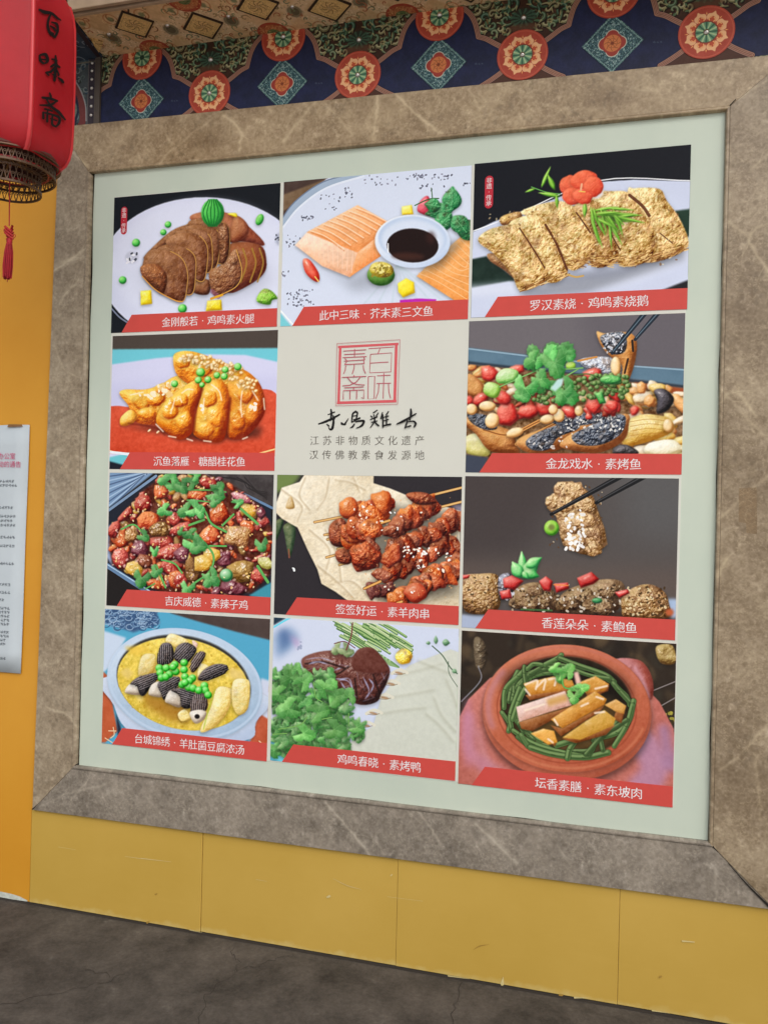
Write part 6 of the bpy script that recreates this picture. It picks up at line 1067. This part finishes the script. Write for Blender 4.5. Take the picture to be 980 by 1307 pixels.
# porch ceiling above it all
porch = thing('porch_ceiling', 0, 'dark green board ceiling high over the lantern at the top left corner', 'ceiling')
M_pg = plain('dark_green_boards', (62, 72, 58), .6, var=.2, sc=5)
for k in range(3): link('ceiling_board', box(-1.6, 3.2, -.30 - .12 * (k + 1) + .002, -.30 - .12 * k, 3.62, 3.65), M_pg, porch)
link('upper_fascia', box(-1.6, 3.2, -.225, .05, ZS + .095, 3.9), plain('upper_fascia_green', (58, 66, 52), .6, var=.2, sc=6), porch)
link('ceiling_board', box(-1.6, 3.2, -.2985, -.2255, 3.62, 3.65), M_pg, porch)

# ---------------------------------------------------------------- red hexagonal lantern
LC = np.array([.1108, -.5675]); AZ0 = math.radians(-32)
lan = thing('hanging_lantern', 0, 'big red six sided hanging lantern with black brush characters down its side', 'lantern')
M_lr, t, b = newmat('lantern_red_skin', .45, .15)
noisecol(t, b, (lin(158, 26, 34), lin(180, 38, 46)), 5, 6, .6); b.inputs['Subsurface Weight'].default_value = .9; b.inputs['Subsurface Radius'].default_value = (.12, .02, .02); b.inputs['Coat Weight'].default_value = .05; b.inputs['Coat Roughness'].default_value = .3
def hexring(R, z, rf, n=6, arc=6):
    """rounded hexagon with corner fillet rf"""
    P = []; a_in = R * math.cos(math.pi / 6)
    for k in range(n):
        av = AZ0 + k * math.pi / 3; dc = R - rf / math.cos(math.pi / 6); c = LC + dc * np.array([math.cos(av), math.sin(av)])
        for j in range(arc + 1):
            th = av + (j / arc - .5) * math.pi / 3; P.append((c[0] + rf * math.cos(th), c[1] + rf * math.sin(th), z))
    return P
prof = [(.142, 3.045, .05), (.165, 3.035, .05), (.178, 3.015, .045), (.187, 2.985, .04), (.192, 2.95, .036), (.194, 2.88, .034), (.195, 2.77, .034), (.194, 2.66, .034), (.192, 2.585, .036), (.186, 2.553, .04), (.176, 2.530, .045), (.160, 2.516, .05), (.156, 2.519, .05), (.154, 2.53, .05)]
prof = [(a_ * .94, b_, c_) for a_, b_, c_ in prof]; rings = [hexring(R, z, rf) for R, z, rf in prof]; nn = len(rings[0]); V = [p for r_ in rings for p in r_]
F = [(i * nn + j, i * nn + (j + 1) % nn, (i + 1) * nn + (j + 1) % nn, (i + 1) * nn + j) for i in range(len(rings) - 1) for j in range(nn)]
me = mesh('lb', V, [tuple(reversed(f)) for f in F], None, True); body = link('lantern_body', me, M_lr, lan)
sm = body.modifiers.new('s', 'SUBSURF'); sm.levels = sm.render_levels = 1
M_rib = plain('lantern_rib_red', (196, 50, 54), .32, .45, var=.05)
for k in range(6):
    av = AZ0 + k * math.pi / 3; V, F = [], []
    for i, (R, z, rf) in enumerate(prof[2:12]):
        dc = R - rf / math.cos(math.pi / 6) + rf + .0004; c = LC + dc * np.array([math.cos(av), math.sin(av)]); tx, ty = -math.sin(av), math.cos(av)
        for o, q in ((-.0075, -.003), (-.004, .0022), (0, .0034), (.004, .0022), (.0075, -.003)): V.append((c[0] + tx * o + math.cos(av) * q, c[1] + ty * o + math.sin(av) * q, z))
    for i in range(9): F += [(i * 5 + j, i * 5 + j + 1, i * 5 + 6 + j, i * 5 + 5 + j) for j in range(4)]
    link('corner_rib', mesh('rib', V, F, None, True), M_rib, lan)
fq = quadmap([(0, 0), (581, 0), (581, 1307), (0, 1307)], [(-0.1387, 2.8987), (0.123, 3.0621), (0.1399, 2.6342), (-0.1249, 2.5137)])
faz = AZ0 + math.pi / 6; fn_ = np.array([math.cos(faz), math.sin(faz)]); ft = np.array([-math.sin(faz), math.cos(faz)])
def lf(x, y):
    u, z = fq(x, y); p = LC + fn_ * .1603 + ft * u; return (p[0], p[1], z)
lc = [([(148, 88), (200, 112), (262, 122), (318, 168), (352, 188)], (14, 26, 18, 16, 8)), ([(262, 125), (238, 170), (228, 240), (250, 305), (290, 342)], (10, 16, 18, 20, 14)), ([(262, 205), (312, 225), (318, 290), (292, 345)], (10, 18, 18, 16)), ([(250, 240), (285, 262), (300, 285)], (10, 16, 12)), ([(240, 290), (280, 315)], (12, 14)),
      ([(150, 512), (158, 560), (190, 590)], (12, 18, 14)), ([(155, 510), (205, 505), (226, 560), (200, 588)], (14, 22, 20, 10)), ([(160, 548), (212, 556)], (10, 12)), ([(262, 548), (310, 560)], (12, 14)), ([(296, 515), (300, 600), (286, 748)], (12, 22, 18)), ([(250, 620), (290, 600), (336, 625)], (12, 20, 14)), ([(290, 625), (250, 665), (208, 670)], (14, 18, 12)), ([(300, 630), (325, 690), (318, 700)], (8, 12, 8)), ([(205, 672), (235, 700)], (14, 10)), ([(320, 722), (350, 745), (368, 768)], (10, 20, 14)), ([(266, 690), (300, 712)], (10, 14)),
      ([(238, 862), (252, 900)], (12, 16)), ([(168, 905), (240, 915), (312, 938)], (16, 20, 14)), ([(300, 940), (240, 975), (145, 975)], (10, 20, 10)), ([(205, 915), (250, 985), (320, 1040), (382, 1112)], (10, 16, 22, 12)), ([(190, 1010), (260, 1030)], (14, 12)), ([(175, 1040), (178, 1100)], (14, 18)), ([(215, 1030), (212, 1130)], (12, 18)), ([(180, 1045), (245, 1060), (320, 1090), (322, 1140), (290, 1178)], (10, 14, 18, 20, 12)), ([(262, 1060), (258, 1150), (290, 1175)], (12, 18, 12)), ([(240, 1100), (300, 1120)], (8, 12))]
link('brush_lettering', strokes_mesh('ll', [(a, np.asarray(b_) * 1.4) for a, b_ in lc], lf, 5, True, (.00018 * math.cos(faz), .00018 * math.sin(faz), 0)), M_ink, lan, kind='stuff')
# lattice collars (seen from below), dark metal
M_gold = plain('dark_gilt_metal', (84, 60, 42), .42, .5, .45, .2, 40)
def band(r, z0, z1, nd, wd, thick=.002):
    V, F = [], []
    def rib(pts, w, rr):
        b0 = len(V); m = len(pts)
        for i, (a, z) in enumerate(pts):
            a1, z1_ = pts[min(i + 1, m - 1)]; a0, z0_ = pts[max(i - 1, 0)]; dx, dz = (a1 - a0) * r, z1_ - z0_; L_ = math.hypot(dx, dz) + 1e-9; nx, nz_ = -dz / L_, dx / L_
            for s_ in (1, -1):
                aa = a + s_ * nx * w / 2 / r; zz = z + s_ * nz_ * w / 2
                for q in (rr, rr - thick): V.append((LC[0] + q * math.cos(aa), LC[1] + q * math.sin(aa), zz))
        for i in range(m - 1):
            k = b0 + i * 4; F.extend([(k, k + 2, k + 6, k + 4), (k + 1, k + 5, k + 7, k + 3), (k, k + 4, k + 5, k + 1), (k + 2, k + 3, k + 7, k + 6)])
    h = z1 - z0; st_ = 2 * math.pi / nd
    for k in range(nd):
        a = k * st_
        for sg in (1, -1): rib([(a + sg * st_ * .75 * u, z0 + h * u) for u in (0, .5, 1)], wd, r)
        rib([(a + st_ * .2 * math.cos(t_), z0 + h * .5 + st_ * .2 * r * math.sin(t_)) for t_ in np.linspace(0, 2 * math.pi, 7)], wd * .7, r + .0006)
    return V, F
def rim(r, z, w=.005, h=.006):
    V, F = [], []; n = 60
    for i in range(n):
        a = 2 * math.pi * i / n
        for q, zz in ((r - w / 2, z - h / 2), (r + w / 2, z - h / 2), (r + w / 2, z + h / 2), (r - w / 2, z + h / 2)): V.append((LC[0] + q * math.cos(a), LC[1] + q * math.sin(a), zz))
    for i in range(n):
        for j in range(4): F.append((i * 4 + j, ((i + 1) % n) * 4 + j, ((i + 1) % n) * 4 + (j + 1) % 4, i * 4 + (j + 1) % 4))
    return mesh('rim', V, F)
for r, z0, z1, nd in ((.130, 2.486, 2.530, 46), (.090, 2.440, 2.488, 34)):
    V, F = band(r, z0, z1, nd, .0024); c_ = link('lattice_collar', mesh('lat', V, F), M_gold, lan); link('collar_rim', rim(r, z0), M_gold, c_); link('collar_rim', rim(r, z1), M_gold, c_)
# pierced plate between the two collars, and struts inside
V, F = [], []
for k in range(40):
    a = 2 * math.pi * k / 40; r0, r1 = .090, .130
    for sg in (1, -1):
        b0 = len(V)
        for rr, aa in ((r0, a), (r1, a + sg * .22)):
            for w_ in (-.012, .012): V.append((LC[0] + rr * math.cos(aa + w_), LC[1] + rr * math.sin(aa + w_), 2.487 + .0006 * sg))
        F.append((b0, b0 + 1, b0 + 3, b0 + 2))
link('pierced_plate', mesh('pp', V, F), M_gold, lan); 
M_in = plain('lantern_inner_brown', (88, 50, 42), .8)
V = [(LC[0] + .1445 * math.cos(a), LC[1] + .1445 * math.sin(a), z) for z in (2.527, 2.60) for a in np.arange(36) * math.pi / 18] ; F = [(i, (i + 1) % 36, 36 + (i + 1) % 36, 36 + i) for i in range(36)] + [tuple(range(36, 72))]
link('inner_lining', mesh('il', V, F), M_in, lan)
link('inner_rim', rim(.139, 2.522, .012, .004), M_gold, lan)
link('collar_rim', rim(.110, 2.500, .004, .004), M_rib, lan)
for k in range(3):
    a = k * math.pi / 3 + .3; c, d = math.cos(a), math.sin(a); link('strut', mesh('st', [(LC[0] + c * .14 * s_ - d * .003 * q, LC[1] + d * .14 * s_ + c * .003 * q, zz) for s_ in (-1, 1) for q in (-1, 1) for zz in (2.524, 2.530)], [(0, 1, 3, 2), (4, 6, 7, 5), (0, 2, 6, 4), (1, 5, 7, 3), (0, 4, 5, 1), (2, 3, 7, 6)]), M_gold, lan)
V = [(LC[0] + r * math.cos(a), LC[1] + r * math.sin(a), z) for r, z in ((.15, 3.04), (.15, 3.075), (.10, 3.085), (.10, 3.11), (.02, 3.12)) for a in np.arange(30) * math.pi / 15]; F = [(i * 30 + j, i * 30 + (j + 1) % 30, (i + 1) * 30 + (j + 1) % 30, (i + 1) * 30 + j) for i in range(4) for j in range(30)]
link('top_cap', mesh('tcap', V, F, None, True), M_gold, lan)
# tassel
TX = LC + np.array([.004, 0]); M_tas = plain('tassel_red_thread', (150, 22, 34), .6, .3, var=.25, sc=90); M_cord = plain('tassel_cord', (168, 40, 40), .6)
def tube(P_, r, n=8):
    V, F = [], []; P_ = [Vector(p) for p in P_]; m = len(P_)
    rr = np.interp(np.linspace(0, 1, m), np.linspace(0, 1, len(r)), r) if np.ndim(r) else [r] * m
    for i, p in enumerate(P_):
        d = (P_[min(i + 1, m - 1)] - P_[max(i - 1, 0)]).normalized(); u = d.cross(Vector((.3, 1, .2))).normalized(); v = d.cross(u)
        for j in range(n): a = 2 * math.pi * j / n; V.append(p + (u * math.cos(a) + v * math.sin(a)) * rr[i])
    for i in range(m - 1): F += [(i * n + j, i * n + (j + 1) % n, (i + 1) * n + (j + 1) % n, (i + 1) * n + j) for j in range(n)]
    return V, F
def joined(name, tubes, mat, parent, **k):
    V, F = [], []
    for v, f in tubes: b0 = len(V); V += v; F += [tuple(b0 + i for i in q) for q in f]
    return link(name, mesh(name, V, F, None, True), mat, parent, **k)
joined('hanging_cord', [tube([(TX[0], TX[1], 2.60), (TX[0], TX[1], 2.45), (TX[0] + .002, TX[1], 2.335)], .0018)], M_cord, lan)
kn = []
for k in range(3):
    for sg in (-1, 1): x, z = TX[0] + .003, 2.322 - k * .009; kn.append(tube([(x - .013 * sg, TX[1] - .003, z + .010), (x, TX[1] - .005 * sg, z), (x + .012 * sg, TX[1] + .003, z - .010)], .0036, 7))
kn += [tube([(TX[0] + .003 + .016 * s_ + .004 * math.cos(a), TX[1], zz + .005 * math.sin(a)) for a in np.linspace(0, 6.28, 9)], .0012, 5) for s_, zz in ((-1, 2.322), (1.1, 2.303), (.5, 2.292))]
joined('knot', kn, M_cord, lan)
fr = []; r5 = np.random.default_rng(8)
for k in range(90):
    a, q = r5.uniform(0, 6.28), math.sqrt(r5.uniform(0, 1)); dx, dy = q * math.cos(a), q * math.sin(a); z1 = 2.180 - r5.uniform(-.006, .006)
    fr.append(tube([(TX[0] + .004 + dx * .006, TX[1] + dy * .006, 2.288), (TX[0] + .003 + dx * .012, TX[1] + dy * .012, 2.255), (TX[0] + .001 + dx * .014, TX[1] + dy * .014, 2.215), (TX[0] + dx * .012, TX[1] + dy * .012, z1)], .0014, 5))
fr.append(tube([(TX[0] + .001, TX[1], 2.185), (TX[0], TX[1], 2.165)], (.002, .0008), 5))
joined('fringe', fr, M_tas, lan, kind='stuff'); joined('tassel_head', [tube([(TX[0] + .004, TX[1], 2.296), (TX[0] + .004, TX[1], 2.288), (TX[0] + .004, TX[1], 2.276)], (.005, .0085, .0075), 12)], M_tas, lan)
joined('suspension_cord', [tube([(LC[0], LC[1], 3.11), (LC[0], LC[1], 3.63)], .004)], M_gold, lan)

# ---------------------------------------------------------------- paper notice on the yellow wall
note = thing('paper_notice', 0, 'pale blue white paper notice with pink heading, taped left of the marble frame', 'notice')
s = Pic(500, 940, bg=(190, 198, 203)); s.img += 3 * NZ[0][np.ix_(np.arange(940) % 768, np.arange(500))][..., None]
def row(y, x0, x1, hgt, seg=None, c=(86, 92, 98)):
    x = x0
    while x < x1 - hgt * .7:
        if RNG.uniform() < .05: x += hgt * 1.05; continue
        for _ in range(3): s.line([(x, y + RNG.uniform(-.42, .42) * hgt), (x + hgt * .8, y + RNG.uniform(-.42, .42) * hgt)], 1.7, c, .75, sm=False)
        for _ in range(2): q = x + RNG.uniform(.1, .7) * hgt; s.line([(q, y - hgt * .42), (q + RNG.uniform(-2, 2), y + hgt * .42)], 1.7, c, .75, sm=False)
        x += hgt * 1.05
rows = [(.226, .90), (.243, .93), (.333, .89), (.350, .80), (.368, .92), (.386, .89), (.404, .92), (.453, .92), (.488, .915), (.560, .91), (.645, .90), (.677, .905), (.708, .85), (.741, .90), (.757, .90), (.773, .895), (.789, .90), (.805, .895), (.838, .895), (.854, .895), (.870, .86), (.886, .86)]
for v, xe in rows: row(v * 940, 30, xe * 500, 12)
row(.944 * 940, 260, 440, 12); row(.962 * 940, 260, 395, 11); s.line(np.vstack([ell(372, .946 * 940, 16, 16, 0, 18)] * 2)[:19], 3, (196, 110, 130), .7, sm=False)
nx0, nx1 = -.790, -.2495
V, F, UVs = [], [], []
for j in range(13):
    v_ = j / 12; z = .862 + (1.803 - .862) * v_; x1_ = nx1 - .0095 * (1 - v_)
    for i in range(9):
        u_ = i / 8; V.append((nx0 + (x1_ - nx0) * u_ + .001 * math.sin(9 * v_), -.004 - .002 * max(0, math.sin(v_ * 5 + 1.2)) * u_ ** 2, z - .006 * (1 - u_) + (.004 * math.sin(u_ * 9) if j == 12 else 0))); UVs.append((u_, v_))
for j in range(12):
    for i in range(8): F.append((j * 9 + i, j * 9 + i + 1, (j + 1) * 9 + i + 1, (j + 1) * 9 + i))
sheet_ = link('paper_sheet', mesh('ps', V, F, UVs, True), imgmat('notice_print', np.clip(s.img, 0, 255), .6, .2), note)
so = sheet_.modifiers.new('s', 'SOLIDIFY'); so.thickness = .0006
M_pink = plain('notice_pink_ink', (196, 54, 104), .6, .2, var=.05)
text('heading_lettering', '办公室', -.3440, 1.6850, .026, .0262, -.0085, M_pink, note, off=0, shear=0)
text('heading_lettering', '活动的通告', -.3435, 1.6540, .026, .0262, -.0085, M_pink, note, off=0, shear=0)
link('tape', mesh('tp', [(-.345, -.009, 1.796), (-.275, -.009, 1.7985), (-.28, -.009, 1.806), (-.34, -.009, 1.8065)], [(0, 1, 2, 3)]), plain('brown_tape', (132, 96, 62), .5), note)
